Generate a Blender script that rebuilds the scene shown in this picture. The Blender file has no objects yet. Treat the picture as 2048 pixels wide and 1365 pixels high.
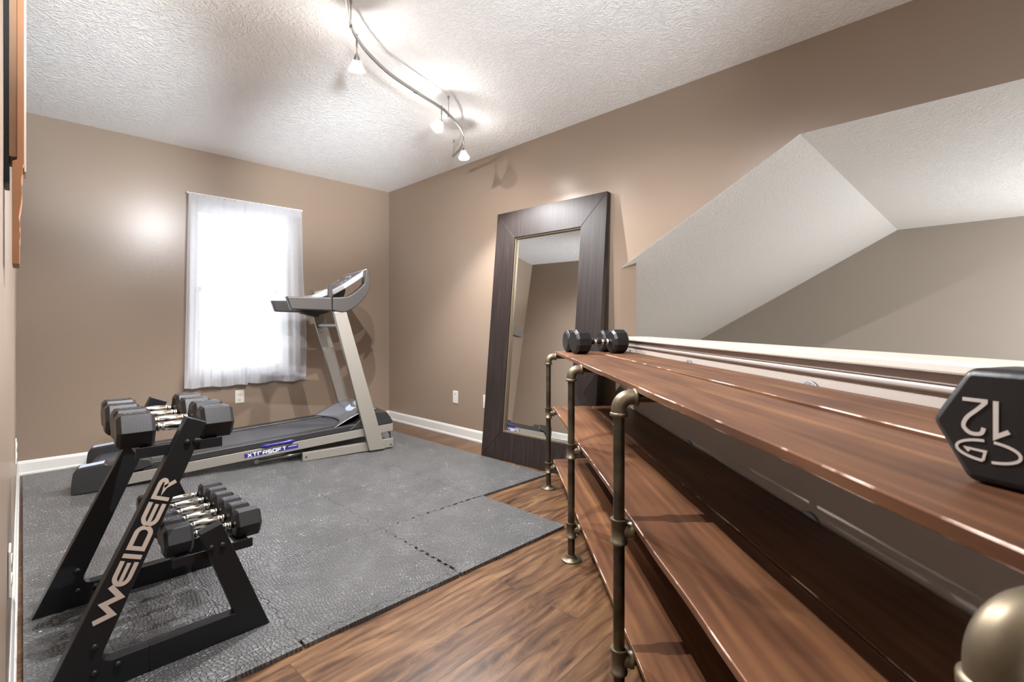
import bpy, bmesh, math, random
from mathutils import Vector, Matrix
random.seed(7)
PI = math.pi
scene = bpy.context.scene
COL = scene.collection

# ------------------------------------------------------------------ camera
# room axes: X runs along the window wall (0 = right wall), Y runs along the right wall (0 = window wall)
CX, CY, CZ = -2.796, -4.654, 1.0
cam = bpy.data.cameras.new('camera')
cam.sensor_width = 36.0
cam.lens = 974.0 / 2048 * 36.0
cam.shift_y = -28.5 / 2048
cam.clip_start = 0.004
cam.clip_end = 200
cam.dof.use_dof = True
cam.dof.focus_distance = 2.6
cam.dof.aperture_fstop = 9.0
camo = bpy.data.objects.new('camera', cam)
COL.objects.link(camo)
camo.location = (CX, CY, CZ)
camo.rotation_euler = (PI/2, 0, math.atan2(-.709, .705))
scene.camera = camo

# ------------------------------------------------------------------ colour, world, lights
scene.view_settings.view_transform = 'Standard'
scene.view_settings.look = 'None'
scene.view_settings.gamma = 1.0
scene.view_settings.use_curve_mapping = False
scene.view_settings.exposure = 1.12
scene.cycles.max_bounces = 10
scene.cycles.diffuse_bounces = 6
scene.cycles.glossy_bounces = 5
scene.cycles.transparent_max_bounces = 16
scene.cycles.transmission_bounces = 6
scene.cycles.caustics_reflective = False
scene.cycles.caustics_refractive = False
scene.cycles.sample_clamp_indirect = 6.0
scene.cycles.use_denoising = True

world = bpy.data.worlds.new('overcast_sky')
scene.world = world
world.use_nodes = True
bg = world.node_tree.nodes['Background']
bg.inputs[0].default_value = (0.92, 0.965, 1.0, 1)
bg.inputs[1].default_value = 2.1

def area(name, loc, rot, sx, sy, power, color, portal=False):
    l = bpy.data.lights.new(name, 'AREA')
    l.shape = 'RECTANGLE'; l.size = sx; l.size_y = sy; l.energy = power; l.color = color
    if portal: l.cycles.is_portal = True
    o = bpy.data.objects.new(name, l); COL.objects.link(o)
    o.location = loc; o.rotation_euler = rot
    return o
# portals only guide the sky's own light in through the window and two added fill windows
area('window_portal', (-1.43, 0.13, 1.305), (-PI/2, 0, 0), 0.86, 1.5, 1, (1, 1, 1), True)
area('window_portal', (1.4, -6.74, 0.8), (PI/2, 0, 0), 1.45, 1.45, 1, (1, 1, 1), True)

area('window_portal', (-2.96, -5.425, 1.225), (0, -PI/2, 0), 1.6, 0.6, 1, (1, 1, 1), True)
WARM = (0.98, 0.98, 1.0)
LAMP_W = 6.8        # each track head
CEIL_W = 9.0        # added fill globe behind the camera
CEIL2_W = 62.0        # added fill globe over the stairs
BEAM_W = 340.0  # added fill beams aimed at the ceiling
UP_W = 60.0         # uplight of the added fill lamp behind the camera
#       # both globes and the beams are added fill light

# ------------------------------------------------------------------ materials
MATS = {}
def nmat(name):
    m = bpy.data.materials.new(name); m.use_nodes = True
    nt = m.node_tree
    b = nt.nodes['Principled BSDF']
    MATS[name] = m
    return m, nt, b
def simple(name, col, rough=0.5, metal=0.0, bump=0.0, bscale=80.0, var=0.0, vscale=6.0, coat=0.0, spec=None):
    m, nt, b = nmat(name)
    N = nt.nodes; L = nt.links
    b.inputs['Base Color'].default_value = (*col, 1)
    b.inputs['Roughness'].default_value = rough
    b.inputs['Metallic'].default_value = metal
    if coat: b.inputs['Coat Weight'].default_value = coat
    if spec is not None: b.inputs['Specular IOR Level'].default_value = spec
    tc = N.new('ShaderNodeTexCoord')
    nz = N.new('ShaderNodeTexNoise'); nz.inputs['Scale'].default_value = vscale; nz.inputs['Detail'].default_value = 4
    L.new(tc.outputs['Object'], nz.inputs['Vector'])
    mx = N.new('ShaderNodeMix'); mx.data_type = 'RGBA'
    mx.inputs['A'].default_value = (*[c*(1-var) for c in col], 1)
    mx.inputs['B'].default_value = (*[min(1, c*(1+var)) for c in col], 1)
    L.new(nz.outputs['Fac'], mx.inputs['Factor']); L.new(mx.outputs['Result'], b.inputs['Base Color'])
    if bump:
        n2 = N.new('ShaderNodeTexNoise'); n2.inputs['Scale'].default_value = bscale; n2.inputs['Detail'].default_value = 3
        L.new(tc.outputs['Object'], n2.inputs['Vector'])
        bp = N.new('ShaderNodeBump'); bp.inputs['Strength'].default_value = bump; bp.inputs['Distance'].default_value = 0.002
        L.new(n2.outputs['Fac'], bp.inputs['Height']); L.new(bp.outputs['Normal'], b.inputs['Normal'])
    return m
def math_node(nt, op, a=None, b=None, va=None, vb=None):
    n = nt.nodes.new('ShaderNodeMath'); n.operation = op
    if a is not None: nt.links.new(a, n.inputs[0])
    elif va is not None: n.inputs[0].default_value = va
    if b is not None: nt.links.new(b, n.inputs[1])
    elif vb is not None: n.inputs[1].default_value = vb
    return n.outputs[0]
def ramp(nt, fac, stops, interp='LINEAR'):
    r = nt.nodes.new('ShaderNodeValToRGB'); r.color_ramp.interpolation = interp
    e = r.color_ramp.elements
    while len(e) < len(stops): e.new(0.5)
    for i, (p, c) in enumerate(stops):
        e[i].position = p; e[i].color = (*c, 1) if len(c) == 3 else c
    nt.links.new(fac, r.inputs['Fac'])
    return r.outputs['Color']

wall_paint = simple('tan_wall_paint', (0.250, 0.186, 0.138), 0.30, bump=0.12, bscale=55, var=0.03, vscale=2)
stair_paint = simple('taupe_wall_paint', (0.32, 0.275, 0.23), 0.6, bump=0.1, bscale=60, var=0.02)
half_paint = simple('half_wall_paint', (0.37, 0.325, 0.285), 0.5, bump=0.2, bscale=90, var=0.02)
trim_white = simple('white_trim_paint', (0.62, 0.605, 0.57), 0.3, var=0.03)
trim_taupe = simple('taupe_trim_paint', (0.33, 0.29, 0.26), 0.3, var=0.05)
ledge_white = simple('ivory_ledge_paint', (0.48, 0.45, 0.40), 0.35, bump=0.3, bscale=40, var=0.05, vscale=20)
plate_white = simple('white_plastic', (0.62, 0.60, 0.56), 0.35)
dark_slot = simple('dark_slot', (0.05, 0.045, 0.03), 0.6)
black_steel = simple('black_powder_coated_steel', (0.010, 0.010, 0.011), 0.42, bump=0.05, bscale=300, spec=.3)
black_rubber = simple('black_rubber', (0.011, 0.010, 0.010), 0.40, bump=0.1, bscale=200, var=0.15, spec=.32)
mark_grey = simple('raised_weight_marking', (0.10, 0.10, 0.11), 0.4)
logo_tan = simple('tan_logo_paint', (0.50, 0.42, 0.36), 0.5)
logo_grey = simple('grey_logo_paint', (0.48, 0.43, 0.40), 0.6)
chrome = simple('chrome_steel', (0.78, 0.75, 0.70), 0.16, metal=1.0)
nickel = simple('brushed_nickel', (0.36, 0.35, 0.33), 0.35, metal=1.0)
silver_paint = simple('silver_painted_steel', (0.25, 0.228, 0.195), 0.38, metal=0.25)
grip_grey = simple('taupe_grey_plastic', (0.036, 0.030, 0.027), 0.42, bump=0.1, bscale=250)
deck_black = simple('black_deck_plastic', (0.022, 0.021, 0.021), 0.4)
hood_grey = simple('metallic_grey_hood', (0.22, 0.225, 0.25), 0.3, metal=0.45)
belt_mat = simple('running_belt', (0.060, 0.064, 0.075), 0.30, bump=0.15, bscale=500)
console_white = simple('silver_white_console', (0.42, 0.42, 0.42), 0.3)
console_blue = simple('blue_grey_console_face', (0.085, 0.095, 0.15), 0.25)
lcd_mat = simple('lcd_window', (0.20, 0.16, 0.16), 0.15)
blue_pad = simple('blue_elastomer', (0.022, 0.016, 0.17), 0.25)
blue_decal = simple('blue_decal', (0.022, 0.020, 0.15), 0.4)
white_ink = simple('white_ink', (0.85, 0.85, 0.85), 0.4)
sticker_mat = simple('blue_white_sticker', (0.50, 0.60, 0.85), 0.3, var=0.4, vscale=25)
orange_wood = simple('orange_brown_wood', (0.27, 0.115, 0.045), 0.5, var=0.3, vscale=12)
brown_wood = simple('brown_wood', (0.25, 0.135, 0.07), 0.5, var=0.25, vscale=12)
bark_mat = simple('pale_bark', (0.30, 0.29, 0.28), 0.9, var=0.2)
needle_mat = simple('conifer_needles', (0.16, 0.20, 0.17), 0.9, var=0.3)
bounce_lawn_mat = simple('pale_bounce_lawn', (0.80, 0.81, 0.82), 0.9, var=0.2, vscale=.4)  # lawn whitened to bounce daylight up through the window
siding_mat = simple('pale_siding', (0.5, 0.5, 0.5), 0.8)
carpet_mat = simple('beige_carpet', (0.45, 0.38, 0.30), 0.95, bump=0.4, bscale=300, var=.1)
window_white = simple('white_vinyl', (0.85, 0.86, 0.88), 0.4)

# ceiling with crow's foot stamp texture
def make_ceiling(name, col, strength):
    m, nt, b = nmat(name)
    b.inputs['Base Color'].default_value = (*col, 1); b.inputs['Roughness'].default_value = 0.75
    N = nt.nodes; L = nt.links
    tc = N.new('ShaderNodeTexCoord')
    hs = []
    for sc, off in ((7.0, (0, 0, 0)), (8.5, (3.3, 1.7, 0))):
        mp = N.new('ShaderNodeMapping'); mp.inputs['Scale'].default_value = (sc, sc, sc); mp.inputs['Location'].default_value = off
        L.new(tc.outputs['Object'], mp.inputs['Vector'])
        wn = N.new('ShaderNodeTexNoise'); wn.inputs['Scale'].default_value = 1.4; wn.inputs['Detail'].default_value = 2
        L.new(mp.outputs['Vector'], wn.inputs['Vector'])
        wv = N.new('ShaderNodeVectorMath'); wv.operation = 'SCALE'; wv.inputs[3].default_value = 0.5
        L.new(wn.outputs['Color'], wv.inputs[0])
        ad = N.new('ShaderNodeVectorMath'); ad.operation = 'ADD'
        L.new(mp.outputs['Vector'], ad.inputs[0]); L.new(wv.outputs[0], ad.inputs[1])
        vo = N.new('ShaderNodeTexVoronoi'); vo.voronoi_dimensions = '2D'; vo.inputs['Scale'].default_value = 1.0
        L.new(ad.outputs[0], vo.inputs['Vector'])
        sb = N.new('ShaderNodeVectorMath'); sb.operation = 'SUBTRACT'
        L.new(ad.outputs[0], sb.inputs[0]); L.new(vo.outputs['Position'], sb.inputs[1])
        sx = N.new('ShaderNodeSeparateXYZ'); L.new(sb.outputs[0], sx.inputs[0])
        ang = math_node(nt, 'ARCTAN2', sx.outputs[1], sx.outputs[0])
        a1 = math_node(nt, 'MULTIPLY', ang, vb=3.2)
        d1 = math_node(nt, 'MULTIPLY', vo.outputs['Distance'], vb=3.5)
        sc3 = N.new('ShaderNodeSeparateColor'); L.new(vo.outputs['Color'], sc3.inputs[0])
        c1 = math_node(nt, 'MULTIPLY', sc3.outputs[0], vb=40.0)
        cb = N.new('ShaderNodeCombineXYZ')
        L.new(a1, cb.inputs[0]); L.new(d1, cb.inputs[1]); L.new(c1, cb.inputs[2])
        nz = N.new('ShaderNodeTexNoise'); nz.inputs['Scale'].default_value = 1.3; nz.inputs['Detail'].default_value = 1.5
        L.new(cb.outputs[0], nz.inputs['Vector'])
        r = N.new('ShaderNodeMapRange'); r.inputs['From Min'].default_value = 0.48; r.inputs['From Max'].default_value = 0.66
        r.interpolation_type = 'SMOOTHSTEP'
        L.new(nz.outputs['Fac'], r.inputs['Value'])
        hs.append(r.outputs[0])
    h = math_node(nt, 'MAXIMUM', hs[0], hs[1])
    f = N.new('ShaderNodeTexNoise'); f.inputs['Scale'].default_value = 60; L.new(tc.outputs['Object'], f.inputs['Vector'])
    h = math_node(nt, 'ADD', h, math_node(nt, 'MULTIPLY', f.outputs['Fac'], vb=0.25))
    bp = N.new('ShaderNodeBump'); bp.inputs['Strength'].default_value = strength; bp.inputs['Distance'].default_value = 0.0035
    L.new(h, bp.inputs['Height']); L.new(bp.outputs['Normal'], b.inputs['Normal'])
    return m
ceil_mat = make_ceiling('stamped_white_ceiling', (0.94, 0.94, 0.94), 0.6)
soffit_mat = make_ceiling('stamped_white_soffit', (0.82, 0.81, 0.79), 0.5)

# laminate floor: planks along X, turned a little
def make_floor():
    m, nt, b = nmat('hickory_laminate_planks')
    N = nt.nodes; L = nt.links
    tc = N.new('ShaderNodeTexCoord')
    mp = N.new('ShaderNodeMapping'); mp.inputs['Rotation'].default_value = (0, 0, math.radians(-3))
    L.new(tc.outputs['Object'], mp.inputs['Vector'])
    br = N.new('ShaderNodeTexBrick')
    br.offset = 0.37; br.offset_frequency = 2
    br.inputs['Scale'].default_value = 1.0
    br.inputs['Brick Width'].default_value = 1.2; br.inputs['Row Height'].default_value = 0.127
    br.inputs['Mortar Size'].default_value = 0.0009; br.inputs['Mortar Smooth'].default_value = 0.1
    br.inputs['Color1'].default_value = (0, 0, 0, 1); br.inputs['Color2'].default_value = (1, 1, 1, 1)
    br.inputs['Mortar'].default_value = (0.5, 0.5, 0.5, 1)
    L.new(mp.outputs['Vector'], br.inputs['Vector'])
    sc = N.new('ShaderNodeSeparateColor'); L.new(br.outputs['Color'], sc.inputs[0])
    # grain coordinates, shifted per plank
    sp = N.new('ShaderNodeSeparateXYZ'); L.new(mp.outputs['Vector'], sp.inputs[0])
    cb = N.new('ShaderNodeCombineXYZ')
    L.new(math_node(nt, 'MULTIPLY', sp.outputs[0], vb=1.0), cb.inputs[0])
    L.new(math_node(nt, 'MULTIPLY', sp.outputs[1], vb=5.5), cb.inputs[1])
    L.new(math_node(nt, 'MULTIPLY', sc.outputs[0], vb=31.0), cb.inputs[2])
    n1 = N.new('ShaderNodeTexNoise'); n1.inputs['Scale'].default_value = 2.6; n1.inputs['Detail'].default_value = 8
    n1.inputs['Roughness'].default_value = 0.66; n1.inputs['Distortion'].default_value = 1.4
    L.new(cb.outputs[0], n1.inputs['Vector'])
    wv = N.new('ShaderNodeTexWave'); wv.bands_direction = 'Y'; wv.inputs['Scale'].default_value = 1.6
    wv.inputs['Distortion'].default_value = 9.0; wv.inputs['Detail'].default_value = 3; wv.inputs['Detail Scale'].default_value = 0.7
    L.new(cb.outputs[0], wv.inputs['Vector'])
    mixf = math_node(nt, 'ADD', math_node(nt, 'MULTIPLY', n1.outputs['Fac'], vb=0.94), math_node(nt, 'MULTIPLY', wv.outputs['Fac'], vb=0.06))
    mixf = math_node(nt, 'ADD', mixf, math_node(nt, 'MULTIPLY', math_node(nt, 'SUBTRACT', sc.outputs[0], vb=0.5), vb=0.09))
    c = ramp(nt, mixf, [(0.32, (0.024, 0.013, 0.008)), (0.44, (0.066, 0.032, 0.016)), (0.55, (0.108, 0.055, 0.026)), (0.70, (0.165, 0.090, 0.043))])
    mx = N.new('ShaderNodeMix'); mx.data_type = 'RGBA'
    L.new(br.outputs['Fac'], mx.inputs['Factor']); L.new(c, mx.inputs['A']); mx.inputs['B'].default_value = (0.03, 0.016, 0.01, 1)
    L.new(mx.outputs['Result'], b.inputs['Base Color'])
    rr = N.new('ShaderNodeMapRange'); rr.inputs['To Min'].default_value = 0.24; rr.inputs['To Max'].default_value = 0.46
    b.inputs['Specular IOR Level'].default_value = 0.22
    L.new(n1.outputs['Fac'], rr.inputs['Value']); L.new(rr.outputs[0], b.inputs['Roughness'])
    bp = N.new('ShaderNodeBump'); bp.inputs['Strength'].default_value = 0.25; bp.inputs['Distance'].default_value = 0.002
    hh = math_node(nt, 'SUBTRACT', math_node(nt, 'MULTIPLY', n1.outputs['Fac'], vb=0.5), br.outputs['Fac'])
    L.new(hh, bp.inputs['Height']); L.new(bp.outputs['Normal'], b.inputs['Normal'])
    return m
floor_mat = make_floor()

# stained pine boards of the shelf, grain along local X
def make_board(name, dark=1.0, scuff=False):
    m, nt, b = nmat(name)
    N = nt.nodes; L = nt.links
    tc = N.new('ShaderNodeTexCoord')
    mp = N.new('ShaderNodeMapping'); mp.inputs['Scale'].default_value = (0.8, 9.0, 9.0)
    L.new(tc.outputs['Object'], mp.inputs['Vector'])
    n1 = N.new('ShaderNodeTexNoise'); n1.inputs['Scale'].default_value = 2.2; n1.inputs['Detail'].default_value = 8; n1.inputs['Distortion'].default_value = 0.6
    L.new(mp.outputs['Vector'], n1.inputs['Vector'])
    wv = N.new('ShaderNodeTexWave'); wv.bands_direction = 'Y'; wv.inputs['Scale'].default_value = 1.1; wv.inputs['Distortion'].default_value = 5; wv.inputs['Detail'].default_value = 3
    L.new(mp.outputs['Vector'], wv.inputs['Vector'])
    n2 = N.new('ShaderNodeTexNoise'); n2.inputs['Scale'].default_value = 2.5; n2.inputs['Detail'].default_value = 3
    L.new(tc.outputs['Object'], n2.inputs['Vector'])
    f = math_node(nt, 'ADD', math_node(nt, 'MULTIPLY', n1.outputs['Fac'], vb=0.55), math_node(nt, 'MULTIPLY', wv.outputs['Fac'], vb=0.06))
    f = math_node(nt, 'ADD', f, math_node(nt, 'MULTIPLY', n2.outputs['Fac'], vb=0.39))
    d = dark
    c = ramp(nt, f, [(0.34, (0.054*d, 0.023*d, 0.012*d)), (0.46, (0.088*d, 0.037*d, 0.018*d)), (0.56, (0.122*d, 0.054*d, 0.025*d)), (0.68, (0.170*d, 0.079*d, 0.036*d))])
    # knots
    vo = N.new('ShaderNodeTexVoronoi'); vo.inputs['Scale'].default_value = 1.0
    mpk = N.new('ShaderNodeMapping'); mpk.inputs['Scale'].default_value = (1.6, 3.6, 0.01); L.new(tc.outputs['Object'], mpk.inputs['Vector'])
    L.new(mpk.outputs['Vector'], vo.inputs['Vector'])
    kn = N.new('ShaderNodeMapRange'); kn.inputs['From Min'].default_value = 0.03; kn.inputs['From Max'].default_value = 0.09
    kn.inputs['To Min'].default_value = 0.35; kn.inputs['To Max'].default_value = 1.0
    L.new(vo.outputs['Distance'], kn.inputs['Value'])
    mul = N.new('ShaderNodeVectorMath'); mul.operation = 'SCALE'; L.new(c, mul.inputs[0]); L.new(kn.outputs[0], mul.inputs[3])
    # pale scuffs (only the worn arrises use the scuffed version)
    base_out = mul.outputs[0]
    if scuff:
        ns = N.new('ShaderNodeTexNoise'); ns.inputs['Scale'].default_value = 9; ns.inputs['Detail'].default_value = 5
        L.new(tc.outputs['Object'], ns.inputs['Vector'])
        nr = N.new('ShaderNodeMapRange'); nr.inputs['From Min'].default_value = 0.50; nr.inputs['From Max'].default_value = 0.58
        L.new(ns.outputs['Fac'], nr.inputs['Value'])
        mx = N.new('ShaderNodeMix'); mx.data_type = 'RGBA'
        L.new(nr.outputs[0], mx.inputs['Factor']); L.new(mul.outputs[0], mx.inputs['A']); mx.inputs['B'].default_value = (0.55, 0.42, 0.36, 1)
        base_out = mx.outputs['Result']
    L.new(base_out, b.inputs['Base Color'])
    b.inputs['Roughness'].default_value = 0.42; b.inputs['Specular IOR Level'].default_value = 0.18
    bp = N.new('ShaderNodeBump'); bp.inputs['Strength'].default_value = 0.2; bp.inputs['Distance'].default_value = 0.001
    L.new(f, bp.inputs['Height']); L.new(bp.outputs['Normal'], b.inputs['Normal'])
    return m
board_mat = make_board('stained_pine_board')
board_edge_mat = make_board('worn_board_edge', 1.3, True)

def make_pipe():
    m, nt, b = nmat('dark_bronze_iron')
    N = nt.nodes; L = nt.links
    tc = N.new('ShaderNodeTexCoord')
    n = N.new('ShaderNodeTexNoise'); n.inputs['Scale'].default_value = 14; n.inputs['Detail'].default_value = 5
    L.new(tc.outputs['Object'], n.inputs['Vector'])
    c = ramp(nt, n.outputs['Fac'], [(0.35, (0.055, 0.046, 0.036)), (0.55, (0.095, 0.079, 0.056)), (0.75, (0.17, 0.138, 0.09))])
    L.new(c, b.inputs['Base Color']); b.inputs['Metallic'].default_value = 0.85; b.inputs['Roughness'].default_value = 0.36
    return m
pipe_mat = make_pipe()
fitting_mat = simple('bronze_iron_fitting', (0.15, 0.12, 0.08), 0.45, metal=0.8, var=0.25, vscale=30)

def make_frame_wood():
    m, nt, b = nmat('espresso_stained_wood')
    N = nt.nodes; L = nt.links
    tc = N.new('ShaderNodeTexCoord')
    mp = N.new('ShaderNodeMapping'); mp.inputs['Scale'].default_value = (30, 30, 2.0)
    L.new(tc.outputs['Object'], mp.inputs['Vector'])
    n = N.new('ShaderNodeTexNoise'); n.inputs['Scale'].default_value = 1.5; n.inputs['Detail'].default_value = 6
    L.new(mp.outputs['Vector'], n.inputs['Vector'])
    c = ramp(nt, n.outputs['Fac'], [(0.3, (0.011, 0.0075, 0.0065)), (0.6, (0.021, 0.014, 0.012)), (0.8, (0.036, 0.026, 0.022))])
    L.new(c, b.inputs['Base Color']); b.inputs['Roughness'].default_value = 0.5; b.inputs['Specular IOR Level'].default_value = 0.3
    bp = N.new('ShaderNodeBump'); bp.inputs['Strength'].default_value = 0.35; bp.inputs['Distance'].default_value = 0.001
    L.new(n.outputs['Fac'], bp.inputs['Height']); L.new(bp.outputs['Normal'], b.inputs['Normal'])
    return m
frame_wood = make_frame_wood()
iron_grey = simple('grey_iron_flange', (0.17, 0.17, 0.175), 0.45, metal=0.6, var=.3, vscale=40)
gold_lip = simple('bronze_inner_lip', (0.16, 0.12, 0.07), 0.4, metal=0.3)

def make_mirror():
    m, nt, b = nmat('mirror_glass')
    b.inputs['Base Color'].default_value = (0.94, 0.95, 0.95, 1); b.inputs['Metallic'].default_value = 1.0
    b.inputs['Roughness'].default_value = 0.01
    return m
mirror_mat = make_mirror()

def make_foam():
    m, nt, b = nmat('pebbled_foam')
    N = nt.nodes; L = nt.links
    geo = N.new('ShaderNodeNewGeometry')
    # curved rows of pebbles
    wn = N.new('ShaderNodeTexNoise'); wn.inputs['Scale'].default_value = 5.0; wn.inputs['Detail'].default_value = 1
    L.new(geo.outputs['Position'], wn.inputs['Vector'])
    sc = N.new('ShaderNodeVectorMath'); sc.operation = 'SCALE'; sc.inputs[3].default_value = 0.10
    L.new(wn.outputs['Color'], sc.inputs[0])
    ad = N.new('ShaderNodeVectorMath'); ad.operation = 'ADD'; L.new(geo.outputs['Position'], ad.inputs[0]); L.new(sc.outputs[0], ad.inputs[1])
    vo = N.new('ShaderNodeTexVoronoi'); vo.voronoi_dimensions = '2D'; vo.feature = 'DISTANCE_TO_EDGE'; vo.inputs['Scale'].default_value = 78; vo.inputs['Randomness'].default_value = 0.75
    L.new(ad.outputs[0], vo.inputs['Vector'])
    r = N.new('ShaderNodeMapRange'); r.inputs['From Min'].default_value = 0.0; r.inputs['From Max'].default_value = 0.30; r.interpolation_type = 'SMOOTHSTEP'
    L.new(vo.outputs['Distance'], r.inputs['Value'])
    bp = N.new('ShaderNodeBump'); bp.inputs['Strength'].default_value = 1.0; bp.inputs['Distance'].default_value = 0.005
    L.new(r.outputs[0], bp.inputs['Height']); L.new(bp.outputs['Normal'], b.inputs['Normal'])
    n = N.new('ShaderNodeTexNoise'); n.inputs['Scale'].default_value = 3; L.new(geo.outputs['Position'], n.inputs['Vector'])
    c = ramp(nt, n.outputs['Fac'], [(0.3, (0.092, 0.090, 0.090)), (0.7, (0.110, 0.108, 0.107))])
    L.new(c, b.inputs['Base Color']); b.inputs['Roughness'].default_value = 0.30; b.inputs['Specular IOR Level'].default_value = 0.75
    return m
foam_mat = make_foam()

def make_sheer():
    m = bpy.data.materials.new('sheer_white_fabric'); m.use_nodes = True
    nt = m.node_tree; N = nt.nodes; L = nt.links
    for n in list(N): N.remove(n)
    out = N.new('ShaderNodeOutputMaterial')
    tr = N.new('ShaderNodeBsdfTransparent'); tr.inputs[0].default_value = (1, 1, 1, 1)
    tl = N.new('ShaderNodeBsdfTranslucent'); tl.inputs[0].default_value = (0.80, 0.81, 0.84, 1)
    df = N.new('ShaderNodeBsdfDiffuse'); df.inputs[0].default_value = (0.72, 0.72, 0.75, 1)
    m1 = N.new('ShaderNodeMixShader'); m1.inputs[0].default_value = 0.45
    L.new(tl.outputs[0], m1.inputs[1]); L.new(df.outputs[0], m1.inputs[2])
    m2 = N.new('ShaderNodeMixShader')
    tc = N.new('ShaderNodeTexCoord')
    wv = N.new('ShaderNodeTexNoise'); wv.inputs['Scale'].default_value = 30; L.new(tc.outputs['Object'], wv.inputs['Vector'])
    mr = N.new('ShaderNodeMapRange'); mr.inputs['To Min'].default_value = 0.68; mr.inputs['To Max'].default_value = 0.76
    L.new(wv.outputs['Fac'], mr.inputs['Value'])
    L.new(mr.outputs[0], m2.inputs[0]); L.new(tr.outputs[0], m2.inputs[1]); L.new(m1.outputs[0], m2.inputs[2])
    L.new(m2.outputs[0], out.inputs[0])
    return m
sheer_mat = make_sheer()
def make_thin(name, col, transp, rough=0.05, trans_col=(1, 1, 1)):
    m = bpy.data.materials.new(name); m.use_nodes = True
    nt = m.node_tree; N = nt.nodes; L = nt.links
    for n in list(N): N.remove(n)
    out = N.new('ShaderNodeOutputMaterial')
    tr = N.new('ShaderNodeBsdfTransparent'); tr.inputs[0].default_value = (*trans_col, 1)
    gl = N.new('ShaderNodeBsdfGlossy'); gl.inputs[0].default_value = (*col, 1); gl.inputs[1].default_value = rough
    m2 = N.new('ShaderNodeMixShader'); m2.inputs[0].default_value = 1-transp
    L.new(tr.outputs[0], m2.inputs[1]); L.new(gl.outputs[0], m2.inputs[2]); L.new(m2.outputs[0], out.inputs[0])
    return m
pane_glass = make_thin('window_glass', (1, 1, 1), 0.94)
def make_shade():
    m = bpy.data.materials.new('frosted_glass_shade'); m.use_nodes = True
    nt = m.node_tree; N = nt.nodes; L = nt.links
    for n in list(N): N.remove(n)
    out = N.new('ShaderNodeOutputMaterial')
    tr = N.new('ShaderNodeBsdfTransparent'); tr.inputs[0].default_value = (0.95, 0.93, 0.9, 1)
    tl = N.new('ShaderNodeBsdfTranslucent'); tl.inputs[0].default_value = (0.42, 0.41, 0.39, 1)
    df = N.new('ShaderNodeBsdfPrincipled'); df.inputs['Base Color'].default_value = (0.40, 0.39, 0.38, 1); df.inputs['Roughness'].default_value = 0.25
    m1 = N.new('ShaderNodeMixShader'); m1.inputs[0].default_value = 0.6
    L.new(tl.outputs[0], m1.inputs[1]); L.new(df.outputs[0], m1.inputs[2])
    m2 = N.new('ShaderNodeMixShader'); m2.inputs[0].default_value = 0.42
    L.new(tr.outputs[0], m2.inputs[1]); L.new(m1.outputs[0], m2.inputs[2]); L.new(m2.outputs[0], out.inputs[0])
    return m
shade_mat = make_shade()
def emit(name, col, s):
    m, nt, b = nmat(name)
    b.inputs['Base Color'].default_value = (0.8, 0.8, 0.8, 1)
    b.inputs['Emission Color'].default_value = (*col, 1); b.inputs['Emission Strength'].default_value = s
    return m
bulb_mat = emit('lit_halogen_capsule', (1.0, 0.95, 0.88), 12.0)
globe_mat = make_thin('fill_globe_glass', (1, 1, 1), 0.97)

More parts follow.
